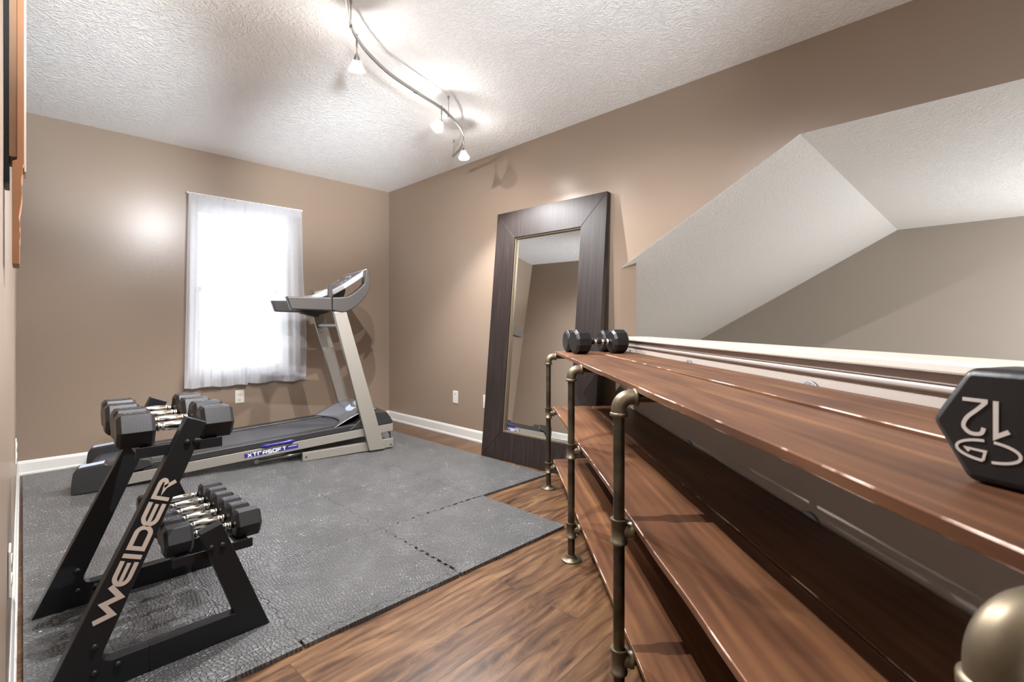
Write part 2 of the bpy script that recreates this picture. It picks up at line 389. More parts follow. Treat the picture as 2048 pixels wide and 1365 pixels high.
# ------------------------------------------------------------------ mesh helpers
class MB:
    def __init__(s): s.v = []; s.f = []; s.sm = []
    def add(s, vs, fs, smooth=False):
        o = len(s.v); s.v += [Vector(p) for p in vs]
        s.f += [tuple(i+o for i in f) for f in fs]; s.sm += [smooth]*len(fs)
        return s
    def box(s, x0, x1, y0, y1, z0, z1, M=None):
        vs = [Vector((x, y, z)) for z in (z0, z1) for y in (y0, y1) for x in (x0, x1)]
        if M: vs = [M @ v for v in vs]
        return s.add(vs, [(0, 2, 3, 1), (4, 5, 7, 6), (0, 1, 5, 4), (2, 6, 7, 3), (0, 4, 6, 2), (1, 3, 7, 5)])
    def prism(s, poly, d0, d1, axis='y', M=None):
        # poly in the two other axes: axis y -> (x,z), axis z -> (x,y), axis x -> (y,z)
        def mk(p, d):
            if axis == 'y': return Vector((p[0], d, p[1]))
            if axis == 'z': return Vector((p[0], p[1], d))
            return Vector((d, p[0], p[1]))
        n = len(poly)
        vs = [mk(p, d0) for p in poly] + [mk(p, d1) for p in poly]
        if M: vs = [M @ v for v in vs]
        fs = [tuple(range(n-1, -1, -1)), tuple(range(n, 2*n))] + [(i, (i+1) % n, (i+1) % n+n, i+n) for i in range(n)]
        return s.add(vs, fs)
    def tube(s, pts, r, n=14, cap=True, smooth=True):
        pts = [Vector(p) for p in pts]
        rs = r if isinstance(r, (list, tuple)) else [r]*len(pts)
        rings = []; ref = None
        for i, p in enumerate(pts):
            t = (pts[min(i+1, len(pts)-1)] - pts[max(i-1, 0)]).normalized()
            if ref is None:
                ref = Vector((0, 0, 1)) if abs(t.z) < .9 else Vector((1, 0, 0))
            u = (ref - t*ref.dot(t)).normalized(); ref = u; w = t.cross(u)
            rings.append([p + (u*math.cos(2*PI*k/n) + w*math.sin(2*PI*k/n))*rs[i] for k in range(n)])
        vs = [v for R in rings for v in R]; fs = []
        for i in range(len(rings)-1):
            for k in range(n):
                a = i*n+k; b = i*n+(k+1) % n
                fs.append((a, b, b+n, a+n))
        s.add(vs, fs, smooth)
        if cap:
            s.add(rings[0], [tuple(range(n-1, -1, -1))]); s.add(rings[-1], [tuple(range(n))])
        return s
    def lathe(s, prof, p0, d, n=20, smooth=True, cap=True):
        # prof [(t along axis, radius)]
        d = Vector(d).normalized(); p0 = Vector(p0)
        u = d.orthogonal().normalized(); w = d.cross(u)
        rings = [[p0 + d*t + (u*math.cos(2*PI*k/n)+w*math.sin(2*PI*k/n))*max(r, 1e-5) for k in range(n)] for t, r in prof]
        vs = [v for R in rings for v in R]; fs = []
        for i in range(len(rings)-1):
            for k in range(n):
                a = i*n+k; b = i*n+(k+1) % n; fs.append((a, b, b+n, a+n))
        s.add(vs, fs, smooth)
        if cap:
            s.add(rings[0], [tuple(range(n-1, -1, -1))]); s.add(rings[-1], [tuple(range(n))])
        return s
    def ribbon(s, pts, w, org, U, V, N, lift=0.0006, thick=0.0006, closed=False):
        # flat stroke with mitred joins in plane (org,U,V); a thin raised print
        P = []
        for p in pts:
            p = Vector((p[0], p[1]))
            if not P or (p-P[-1]).length > 1e-4: P.append(p)
        n = len(P); L = []; R = []
        for i in range(n):
            if closed: a = P[(i-1) % n]; c = P[(i+1) % n]
            else: a = P[i-1] if i else None; c = P[i+1] if i < n-1 else None
            d1 = (P[i]-a).normalized() if a is not None else None
            d2 = (c-P[i]).normalized() if c is not None else None
            if d1 is None: d1 = d2
            if d2 is None: d2 = d1
            n1 = Vector((-d1.y, d1.x)); n2 = Vector((-d2.y, d2.x))
            m = (n1+n2)
            m = m.normalized() if m.length > 1e-4 else n1
            k = min(1/max(m.dot(n1), .35), 2.2)*w/2
            L.append(P[i]+m*k); R.append(P[i]-m*k)
        org, U, V, N = map(Vector, (org, U, V, N))
        top = [org+U*p.x+V*p.y+N*(lift+thick) for p in L+R]
        bot = [org+U*p.x+V*p.y+N*lift for p in L+R]
        vs = top+bot; fs = []
        rng = range(n if closed else n-1)
        for i in rng:
            j = (i+1) % n
            fs += [(i, n+i, n+j, j), (2*n+i, 2*n+j, 3*n+j, 3*n+i), (i, j, 2*n+j, 2*n+i), (n+i, 3*n+i, 3*n+j, n+j)]
        return s.add(vs, fs)
    def build(s, name, mat, parent=None, bevel=0.0, seg=2, weld=False, fix=True, angle=40):
        me = bpy.data.meshes.new(name)
        me.from_pydata([tuple(v) for v in s.v], [], s.f)
        for p, sm in zip(me.polygons, s.sm): p.use_smooth = sm
        me.validate()
        if fix:
            bm = bmesh.new(); bm.from_mesh(me)
            if weld: bmesh.ops.remove_doubles(bm, verts=bm.verts, dist=1e-5)
            bmesh.ops.recalc_face_normals(bm, faces=bm.faces)
            bm.to_mesh(me); bm.free()
        me.materials.append(mat)
        o = bpy.data.objects.new(name, me); COL.objects.link(o)
        if parent is not None: o.parent = parent
        if bevel:
            md = o.modifiers.new('bevel', 'BEVEL'); md.width = bevel; md.segments = seg; md.limit_method = 'ANGLE'; md.angle_limit = math.radians(angle)
            md.harden_normals = False
        return o
def tag(o, label, cat, group=None):
    o['label'] = label; o['category'] = cat
    if group: o['group'] = group
    return o
def empty(name, loc, rz=0.0, label=None, cat=None, group=None):
    o = bpy.data.objects.new(name, None); COL.objects.link(o)
    o.empty_display_size = 0.05
    o.location = loc; o.rotation_euler = (0, 0, rz)
    if label: tag(o, label, cat, group)
    return o
def struct(o):
    o['kind'] = 'structure'; return o
def copy_tree(o, parent=None):
    c = o.copy(); COL.objects.link(c); c.parent = parent
    for ch in [x for x in COL.objects if x.parent == o]: copy_tree(ch, c)
    return c

# frame of the angled half wall and the shelf: q runs along it, L away from the camera line
HDx, HDy = .688, .726
HLx, HLy = .726, -.688
def QL(q, L, z=0.0): return Vector((CX+HDx*q+HLx*L, CY+HDy*q+HLy*L, z))

CH = 2.454
XL = -2.821
YB = -6.6
# ------------------------------------------------------------------ room shell
def shell_box(name, mat, *b): return struct(MB().box(*b).build(name, mat))
# window wall with its opening
WX0, WX1, WZ0, WZ1 = -1.835, -1.035, 0.585, 2.045
m = MB()
m.box(XL-.12, WX0, 0, .14, 0, CH); m.box(WX1, .12, 0, .14, 0, CH)
m.box(WX0, WX1, 0, .14, 0, WZ0); m.box(WX0, WX1, 0, .14, WZ1, CH)
struct(m.build('wall_back', wall_paint))
# left wall
m = MB()
LW0, LW1, LZ0, LZ1 = -5.70, -5.15, .45, 2.0  # opening for an added fill window, out of view
m.box(XL-.12, XL, YB, LW0, -2.6, CH); m.box(XL-.12, XL, LW1, 0, -2.6, CH); m.box(XL-.12, XL, LW0, LW1, -2.6, LZ0); m.box(XL-.12, XL, LW0, LW1, LZ1, CH)
struct(m.build('wall_left', wall_paint))
m = MB()
for (a, b, c, d) in ((LW0, LW0+.04, LZ0, LZ1), (LW1-.04, LW1, LZ0, LZ1), (LW0+.04, LW1-.04, LZ0, LZ0+.04), (LW0+.04, LW1-.04, LZ1-.04, LZ1), (LW0+.04, LW1-.04, 1.205, 1.245)): m.box(XL-.09, XL-.03, a, b, c, d)
w3 = struct(m.build('added_window_3', window_white)); MB().box(XL-.062, XL-.058, LW0+.04, LW1-.04, LZ0+.04, LZ1-.04).build('pane', pane_glass, w3)  # added window, unseen: low fill daylight for the shelf and half wall
# right wall, with the sloping opening over the stairs
T = .0787
m = MB()
m.prism([(0, 0), (-2.884, 0), (-2.884, 1.385), (-3.944, 1.984), (YB, 1.984), (YB, CH), (0, CH)], 0, T, 'x')
o = m.build('wall_right', wall_paint)
for v in o.data.vertices:      # the end of the wall is cut square to the half wall
    if abs(v.co.y+2.884) < 1e-4 and v.co.x > .01: v.co.y -= T*.948; v.co.z += (T*.948*.565 if v.co.z > 1 else 0)
struct(o)
# ceiling
shell_box('ceiling', ceil_mat, XL-.12, .12, YB-.12, .14, CH, CH+.1)
# floor of the loft
m = MB()
a = QL(3.22, .90); b = QL(-1.05, .90)
m.prism([(XL, 0), (0.0, 0), (0.05, -2.9), (a.x, a.y), (b.x, b.y), (XL, b.y)], -.25, 0, 'z')
struct(m.build('floor', floor_mat))
# half wall
def qbox(mb, q0, q1, L0, L1, z0, z1):
    P = [QL(q, L) for q, L in ((q0, L0), (q1, L0), (q1, L1), (q0, L1))]
    mb.prism([(p.x, p.y) for p in P], z0, z1, 'z')
q_end = 3.19
m = MB(); qbox(m, -.93, q_end, .832, .945, -.25, .915); struct(m.build('wall_half', half_paint))
m = MB(); qbox(m, -.93, q_end+.01, .800, .977, .915, .937); struct(m.build('trim_1', ledge_white, bevel=.005))
# moulding under the ledge: flat board and half-round
m = MB(); qbox(m, -.93, q_end, .820, .832, .893, .915); struct(m.build('trim_2', trim_taupe, bevel=.002))
m = MB(); m.tube([QL(-.93, .829, .884), QL(q_end, .829, .884)], .0095, 14); struct(m.build('trim_3', trim_taupe))
# baseboards
BP = [(0, 0), (.018, 0), (.018, .012), (.014, .019), (.011, .019), (.011, .078), (.008, .088), (.004, .096), (0, .096)]
def baseboard(name, p0, p1, nrm):
    p0 = Vector((*p0, 0)); p1 = Vector((*p1, 0)); n = Vector((*nrm, 0))
    m = MB(); k = len(BP)
    vs = [p0+n*a+Vector((0, 0, z)) for a, z in BP]+[p1+n*a+Vector((0, 0, z)) for a, z in BP]
    fs = [tuple(range(k)), tuple(range(2*k-1, k-1, -1))]+[(i, (i+1) % k, (i+1) % k+k, i+k) for i in range(k)]
    m.add(vs, fs); return struct(m.build(name, trim_white))
baseboard('baseboard_back', (XL, -.0005), (0, -.0005), (0, -1))
baseboard('baseboard_right', (-.0005, 0), (-.0005, -2.87), (-1, 0))
baseboard('baseboard_left', (XL+.0005, -5.6), (XL+.0005, 0), (.72, 0))
# stairwell beyond the half wall
SX = 3.47
sl = (1.984-1.385)/(3.944-2.884)
m = MB()
zlow = -1.2; ylow = -2.884+(1.385-zlow)/sl
m.prism([(ylow, zlow), (-3.944, 1.984), (-3.944, 2.08), (ylow+.17, zlow)], T*0+.0788, SX, 'x')
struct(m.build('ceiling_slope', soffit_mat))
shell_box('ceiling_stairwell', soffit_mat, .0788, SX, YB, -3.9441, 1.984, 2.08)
m2 = MB()
x0, x1 = 0.0004, .0786
ya, za = -2.8843, 1.3846
yb, zb = -2.8843-T*.948, 1.3846+T*.948*sl
m2.add([(x0, ya, za-.0008), (x1, yb, zb-.0008), (x1, -3.944, 1.983), (x0, -3.944, 1.983), (x1, YB, 1.983), (x0, YB, 1.983),
        (x0, ya, za+.0002), (x1, yb, zb+.0002), (x1, -3.944, 1.9838), (x0, -3.944, 1.9838), (x1, YB, 1.9838), (x0, YB, 1.9838)],
       [(0, 1, 2, 3), (3, 2, 4, 5), (6, 9, 8, 7), (9, 11, 10, 8), (0, 3, 9, 6), (3, 5, 11, 9), (1, 7, 8, 2), (2, 8, 10, 4), (0, 6, 7, 1), (5, 4, 10, 11)])
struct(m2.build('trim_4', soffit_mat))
shell_box('wall_stairwell', stair_paint, SX, SX+.12, YB, 2.0, -2.6, 2.1)
shell_box('floor_stairwell', carpet_mat, XL, SX, YB, 2.0, -2.7, -2.6)
m = MB()   # wall behind the camera with an opening for an added fill window
m.box(XL-.12, .7, YB-.12, YB, -2.6, CH+.1); m.box(2.1, SX+.12, YB-.12, YB, -2.6, 2.1)
m.box(.7, 2.1, YB-.12, YB, -2.6, .1); m.box(.7, 2.1, YB-.12, YB, 1.5, 2.1)
struct(m.build('wall_front', wall_paint))
m = MB()
for x0, x1 in ((.7, .74), (1.38, 1.42), (2.06, 2.1)): m.box(x0, x1, YB-.1, YB-.02, .1, 1.5)
m.box(.74, 2.06, YB-.1, YB-.02, .1, .14); m.box(.74, 2.06, YB-.1, YB-.02, 1.46, 1.5)
w2 = struct(m.build('added_window_2', window_white))  # added window, unseen: fill daylight for the stairwell
# ------------------------------------------------------------------ window
wn = empty('window_1', (WX0, .07, WZ0)); wn['kind'] = 'structure'
W = WX1-WX0; Hh = WZ1-WZ0
m = MB(); fw = .045
m.box(.001, fw, -.03, .05, .001, Hh-.001); m.box(W-fw, W-.001, -.03, .05, .001, Hh-.001)
m.box(fw, W-fw, -.03, .05, .001, fw); m.box(fw, W-fw, -.03, .05, Hh-fw, Hh-.001)
m.build('window_frame', window_white, wn, bevel=.003)
def sash(name, z0, z1, y):
    m = MB(); r = .035
    m.box(fw, fw+r, y, y+.025, z0, z1); m.box(W-fw-r, W-fw, y, y+.025, z0, z1)
    m.box(fw+r, W-fw-r, y, y+.025, z0, z0+r); m.box(fw+r, W-fw-r, y, y+.025, z1-r, z1)
    m.box(W/2-.009, W/2+.009, y+.004, y+.02, z0+r, z1-r)
    s = m.build(name, window_white, wn, bevel=.002)
    MB().box(fw+r, W-fw-r, y+.010, y+.014, z0+r, z1-r).build('pane', pane_glass, s)
sash('lower_sash', fw, Hh/2+.02, -.015); sash('upper_sash', Hh/2-.02, Hh-fw, .016)
m = MB(); m.box(-.02, W+.02, -.094, -.031, -.0, .012); m.build('window_sill', trim_white, wn, bevel=.003)

# ------------------------------------------------------------------ outside the window
g = MB().box(-60, 60, 1.5, 90, -3.6, -3.5).build('lawn', bounce_lawn_mat); struct(g)
def bare_tree(x, y, h, label):
    t = empty('bare_tree', (x, y, -3.5), 0, label, 'tree')
    m = MB(); br = MB()
    m.tube([(0, 0, 0), (.1, 0, h*.3), (-.05, .05, h*.6)], [.22, .17, .10], 8)
    rnd = random.Random(int(x*10))
    def grow(p, d, L, r, k):
        q = p+d*L; br.tube([p, (p+q)/2+Vector((rnd.uniform(-.1, .1), 0, .05))*L, q], [r, r*.8, r*.55], 5, cap=False)
        if k == 0: return
        for _ in range(3):
            nd = (d+Vector((rnd.uniform(-.8, .8), rnd.uniform(-.8, .8), rnd.uniform(-.1, .6)))).normalized()
            grow(q, nd, L*.68, r*.55, k-1)
    for _ in range(5):
        grow(Vector((0, 0, h*rnd.uniform(.32, .6))), Vector((rnd.uniform(-1, 1), rnd.uniform(-1, 1), .9)).normalized(), h*.2, .08, 3)
    m.build('trunk', bark_mat, t); br.build('branches', bark_mat, t)
bare_tree(3.4, 9.5, 9.5, 'faint leafless tree outside behind the sheer curtain')
t = empty('conifer', (-3.2, 13.0, -3.5), 0, 'small faint evergreen outside behind the left curtain panel', 'tree')
m = MB()
for k in range(9):
    z = .8+k*.62; r = 1.5*(1-k/9.5)
    m.lathe([(0, r), (.25, r*.8), (.95, .05)], (0, 0, z), (0, 0, 1), 14, cap=False)
m.build('foliage', needle_mat, t); MB().tube([(0, 0, 0), (0, 0, 6)], [.14, .03], 8).build('trunk', bark_mat, t)
t = empty('neighbour_house', (3.0, 34, -3.5), .2, 'pale low house outside seen faintly through the lower window pane', 'house')
MB().box(-6, 6, 0, 7, 0, 3).build('house_wall', siding_mat, t)
MB().prism([(-6.5, 3), (6.5, 3), (0, 5.2)], -.5, 7.5, 'y').build('roof', bark_mat, t)

# ------------------------------------------------------------------ curtains
def curtain(x0t, x1t, x0b, x1b, zt, zb0, zb1, label, y0, ph, opened):
    nx, nz = 150, 46
    m = MB(); vs = []; fs = []
    rnd = random.Random(ph)
    fr = [(rnd.uniform(5, 9), rnd.uniform(0, 6), .010), (rnd.uniform(14, 20), rnd.uniform(0, 6), .007), (rnd.uniform(28, 38), rnd.uniform(0, 6), .0035)]
    for j in range(nz+1):
        v = j/nz
        for i in range(nx+1):
            u = i/nx
            x = (x0t+(x1t-x0t)*u)*(1-v)+(x0b+(x1b-x0b)*u)*v
            if opened: x += .012*math.sin(v*9+ph)*u**6*v
            zb = zb0+(zb1-zb0)*u+.006*math.sin(u*13+ph)
            z = zt+(zb-zt)*v
            amp = .35+.9*v
            y = y0-sum(a*amp*math.sin(f*u*2+p+v*.6*math.sin(p)) for f, p, a in fr)
            if v < .02: z += .006*math.sin(u*70)
            vs.append((x, y, z))
    for j in range(nz):
        for i in range(nx):
            a = j*(nx+1)+i; fs.append((a, a+1, a+nx+2, a+nx+1))
    m.add(vs, fs, True)
    o = m.build('sheer_curtain', sheer_mat, fix=False)
    tag(o, label, 'curtain', 'sheer curtain panels on the window')
    # hem and rod pocket, double cloth
    for (r0, r1, nm) in ((nz-4, nz, 'hem'), (0, 2, 'rod_pocket')):
        mm = MB(); v2 = []; f2 = []
        for j in range(r0, r1+1):
            for i in range(nx+1):
                p = Vector(vs[j*(nx+1)+i]); v2.append(p+Vector((0, -.003, 0)))
        for j in range(r1-r0):
            for i in range(nx):
                a = j*(nx+1)+i; f2.append((a, a+1, a+nx+2, a+nx+1))
        mm.add(v2, f2, True); mm.build(nm, sheer_mat, o, fix=False)
    return o
curtain(-1.855, -1.43, -1.885, -1.42, 2.075, .505, .50, 'left sheer white curtain panel hanging over the window above the outlet', -.060, 3, False)
curtain(-1.455, -.955, -1.45, -.90, 2.085, .512, .500, 'right sheer white curtain panel hanging over the window behind the treadmill rail', -.050, 8, True)
m = MB(); m.tube([(-1.862, -.045, 2.082), (-.945, -.045, 2.088)], .006, 10)
rod = m.build('curtain_rod', trim_white); tag(rod, 'thin white rod carrying the sheer curtains across the window top', 'curtain rod')
for x in (-1.858, -.95): MB().box(x-.006, x+.006, -.045, -.0005, 2.078, 2.090).build('rod_bracket', trim_white, rod)

# ------------------------------------------------------------------ outlets and plates
def outlet(name, p, rz, label, kind, cat, group=None):
    # local: plate in XZ, facing -Y
    r = empty(name, p, rz, label, cat, group)
    MB().box(-.036, .036, -.006, -.0006, -.057, .057).build('cover_plate', plate_white, r, bevel=.003)
    if kind == 'duplex':
        for z in (-.024, .024):
            m = MB(); m.lathe([(0, .0165), (.0015, .0165), (.002, .015)], (0, -.006, z), (0, -1, 0), 20)
            s = m.build('socket', simple_socket, r)
            m = MB(); m.box(-.008, -.005, -.0089, -.0075, z-.002, z+.008); m.box(.005, .008, -.0089, -.0075, z-.002, z+.008); m.box(-.002, .002, -.0089, -.0075, z-.011, z-.006)
            m.build('slot', dark_slot, s)
    elif kind == 'three':
        for z in (.028, 0, -.028):
            m = MB(); m.lathe([(0, .005), (.003, .0045)], (0, -.006, z), (0, -1, 0), 12); m.build('jack', dark_slot if z > .01 else logo_grey, r)
    elif kind == 'switch':
        MB().box(-.006, .006, -.014, -.006, -.010, .010).build('toggle', plate_white, r, bevel=.002)
    return r
simple_socket = simple('almond_socket', (0.72, 0.66, 0.46), 0.4)
outlet('wall_outlet', (-1.467, 0, .395), 0, 'white duplex wall outlet under the sheer curtains', 'duplex', 'outlet')
outlet('jack_plate', (0, -1.148, .358), -PI/2, 'small white wall plate with three jacks between treadmill and mirror', 'three', 'wall plate')
outlet('blank_plate', (0, -1.565, .360), -PI/2, 'white wall plate half hidden behind the left edge of the leaning mirror', 'blank', 'wall plate')
outlet('wall_outlet', (XL, -1.30, .40), PI/2, 'white duplex outlet on the left wall, the farther of its two edge-on plates', 'duplex', 'outlet')
outlet('wall_outlet', (XL, -2.93, .40), PI/2, 'white outlet on the left wall behind the dumbbell rack, nearer of two edge-on plates', 'duplex', 'outlet')

# ------------------------------------------------------------------ carved wooden frame on the left wall, seen edge-on
cr = empty('carved_wall_frame', (XL, -3.33, 1.12), 0, 'orange-brown carved wooden wall hanging seen edge-on at the left wall', 'wall decoration')
m = MB()
prof = [(.0115, .0), (.0215, .0), (.0215, .045), (.0225, .050), (.0225, .060), (.0215, .066), (.0225, .072), (.0205, .090), (.0225, .108), (.0235, .114), (.0250, .135), (.0238, .160), (.0245, .170), (.0262, .175), (.0262, .190), (.0277, .195), (.0277, 1.05), (.018, 1.05), (.018, .200), (.0115, .195)]
m.prism([(x, z) for x, z in prof], 0, .10, 'y'); m.build('front_board', orange_wood, cr, bevel=.0006)
MB().box(.0074, .0178, .005, .095, .205, .90).build('back_board', brown_wood, cr)
MB().box(.0006, .0072, .01, .09, .155, 1.0).build('shadow_strip', black_steel, cr)  # dark strip standing in for the hanging's shadow on the wall
MB().box(.0279, .0305, .03, .099, .185, .60).build('pale_edging', trim_white, cr)

# ------------------------------------------------------------------ interlocking foam tiles
GX = [-2.795, -2.178, -1.558, -.932, -.315]
GY = [-3.135, -2.522, -1.905, -1.290, -.675, -.070]
TH = .014
def seam(p0, p1, sgn=1):
    # dovetail line from p0 to p1
    p0 = Vector(p0); p1 = Vector(p1); d = p1-p0; L = d.length; d.normalize(); n = Vector((-d.y, d.x))*sgn
    k = 14; st = L/k; a = .0065; out = [p0]
    for i in range(k):
        s = a if i % 2 == 0 else -a
        b = p0+d*st*i
        lo = .06 if i else .18; hi = .94 if i < k-1 else .82
        out += [b+d*st*(lo+.05)+n*s*.05, b+d*st*(lo-.03)+n*s, b+d*st*(hi+.03)+n*s, b+d*st*(hi-.05)+n*s*.05]
    out.append(p1)
    return out
H_ = {}; V_ = {}
STRIP = .030
def corner(i, j): return (GX[i], GY[j])
names_x = ['against the left wall', 'second from left wall', 'third from left wall', 'nearest the mirror']
names_y = ['in front row', 'in second row from front', 'in middle row', 'in row under the treadmill', 'in row along window wall']
def tile_poly(x0, x1, y0, y1, teeth):
    # teeth: bottom, right, top, left booleans
    P = []
    def side(a, b, t, fwd):
        if not t: return [Vector(a)]
        s = seam(a, b) if fwd else list(reversed(seam(b, a)))
        return s[:-1]
    P += side((x0, y0), (x1, y0), teeth[0], True)
    P += side((x1, y0), (x1, y1), teeth[1], True)
    P += side((x1, y1), (x0, y1), teeth[2], False)
    P += side((x0, y1), (x0, y0), teeth[3], False)
    return P
def inset_build(name, poly, c, label, cat, group):
    o = empty_loc = Vector((c[0], c[1], 0))
    # pull every point a hair inward along its edge normals so neighbours leave a thin seam
    n = len(poly); q = []
    g = .0015
    for i in range(n):
        a, b, d = poly[i-1], poly[i], poly[(i+1) % n]
        e1 = (b-a).normalized() if (b-a).length > 1e-7 else (d-b).normalized(); e2 = (d-b).normalized() if (d-b).length > 1e-7 else e1
        nn = Vector((-e1.y, e1.x))+Vector((-e2.y, e2.x))
        nn = nn.normalized() if nn.length > .2 else Vector((-e1.y, e1.x))
        q.append(b+nn*g)
    m = MB(); m.prism([(p.x-c[0], p.y-c[1]) for p in q], 0.0005, TH, 'z')
    ob = m.build(name, foam_mat); ob.location = (c[0], c[1], 0)
    ob['kind'] = 'thing'
    return tag(ob, label, cat, group)
for i in range(4):
    for j in range(5):
        if i == 3 and j == 0: continue
        x0, x1, y0, y1 = GX[i], GX[i+1], GY[j], GY[j+1]
        front = (j == 0) or (i == 3 and j == 1)
        t = [True if (j > 0 and not (i == 3 and j == 1)) else False, i < 3 and not (i == 2 and j == 0), j < 4, i > 0]
        if j == 0 and i < 2:
            y0 += STRIP; t[0] = True
        if i == 2 and j == 0: x1 += .035
        poly = tile_poly(x0, x1, y0, y1, t)
        extra = {(2, 0): ', jutting toward pipe shelf'}.get((i, j), '')
        inset_build('foam_mat_tile', poly, ((x0+x1)/2, (y0+y1)/2), 'grey pebbled foam tile %s, %s%s' % (names_y[j], names_x[i], extra), 'floor mat', 'interlocking foam floor tiles')
for i in range(2):
    x0, x1 = GX[i], GX[i+1]
    poly = [Vector((x0, GY[0])), Vector((x1-.006, GY[0])), Vector((x1-.006, GY[0]+STRIP))]
    s = seam((x0, GY[0]+STRIP), (x1, GY[0]+STRIP)); s = [p for p in reversed(s)][1:]
    poly += s
    inset_build('foam_edge_strip', poly, ((x0+x1)/2, GY[0]+.015), 'narrow foam border strip at the mat front, %s' % ('nearer the left wall' if i == 0 else 'nearer the pipe shelf'), 'floor mat', 'foam border strips')

# ------------------------------------------------------------------ leaning mirror
mw, mh, mt, fwid = 1.015, 1.915, .045, .20
lean = math.atan2(.20, 1.905)
mr = empty('leaning_floor_mirror', (-.252, -2.825, .0005), 0, 'tall dark espresso wood framed mirror leaning against the right wall', 'mirror')
mr.rotation_euler = (0, lean-math.radians(.4), math.radians(2.7)); mr.location.x += .022
# local: face toward -X, width +Y, height Z ; the front face is x=0, the back x=mt
inn = [(fwid, fwid+.01), (mw-fwid, fwid+.01), (mw-fwid, mh-fwid-.015), (fwid, mh-fwid-.015)]
out = [(0, 0), (mw, 0), (mw, mh), (0, mh)]
nms = ['frame_bottom', 'frame_side', 'frame_top', 'frame_side']
for k in range(4):
    a, b, c, d = out[k], out[(k+1) % 4], inn[(k+1) % 4], inn[k]
    cx_, cy_ = (a[0]+b[0]+c[0]+d[0])/4, (a[1]+b[1]+c[1]+d[1])/4
    sh = [((p[0]-cx_)*.9985+cx_, (p[1]-cy_)*.9995+cy_) for p in (a, b, c, d)]
    MB().prism(sh, 0, mt, 'x').build(nms[k], frame_wood, mr, bevel=.002)
m = MB(); r = .008
ii = inn
m.box(.012, .03, ii[0][0]-.0, ii[0][0]+r, ii[0][1], ii[2][1]); m.box(.012, .03, ii[1][0]-r, ii[1][0], ii[0][1], ii[2][1])
m.box(.012, .03, ii[0][0]+r, ii[1][0]-r, ii[0][1], ii[0][1]+r); m.box(.012, .03, ii[0][0]+r, ii[1][0]-r, ii[2][1]-r, ii[2][1])
m.build('inner_lip', gold_lip, mr)
MB().box(.030, .034, ii[0][0]+.0005, ii[1][0]-.0005, ii[0][1]+.0005, ii[2][1]-.0005).build('mirror_glass', mirror_mat, mr)
MB().box(.036, .040, .03, mw-.03, .03, mh-.03).build('back_panel', brown_wood, mr)

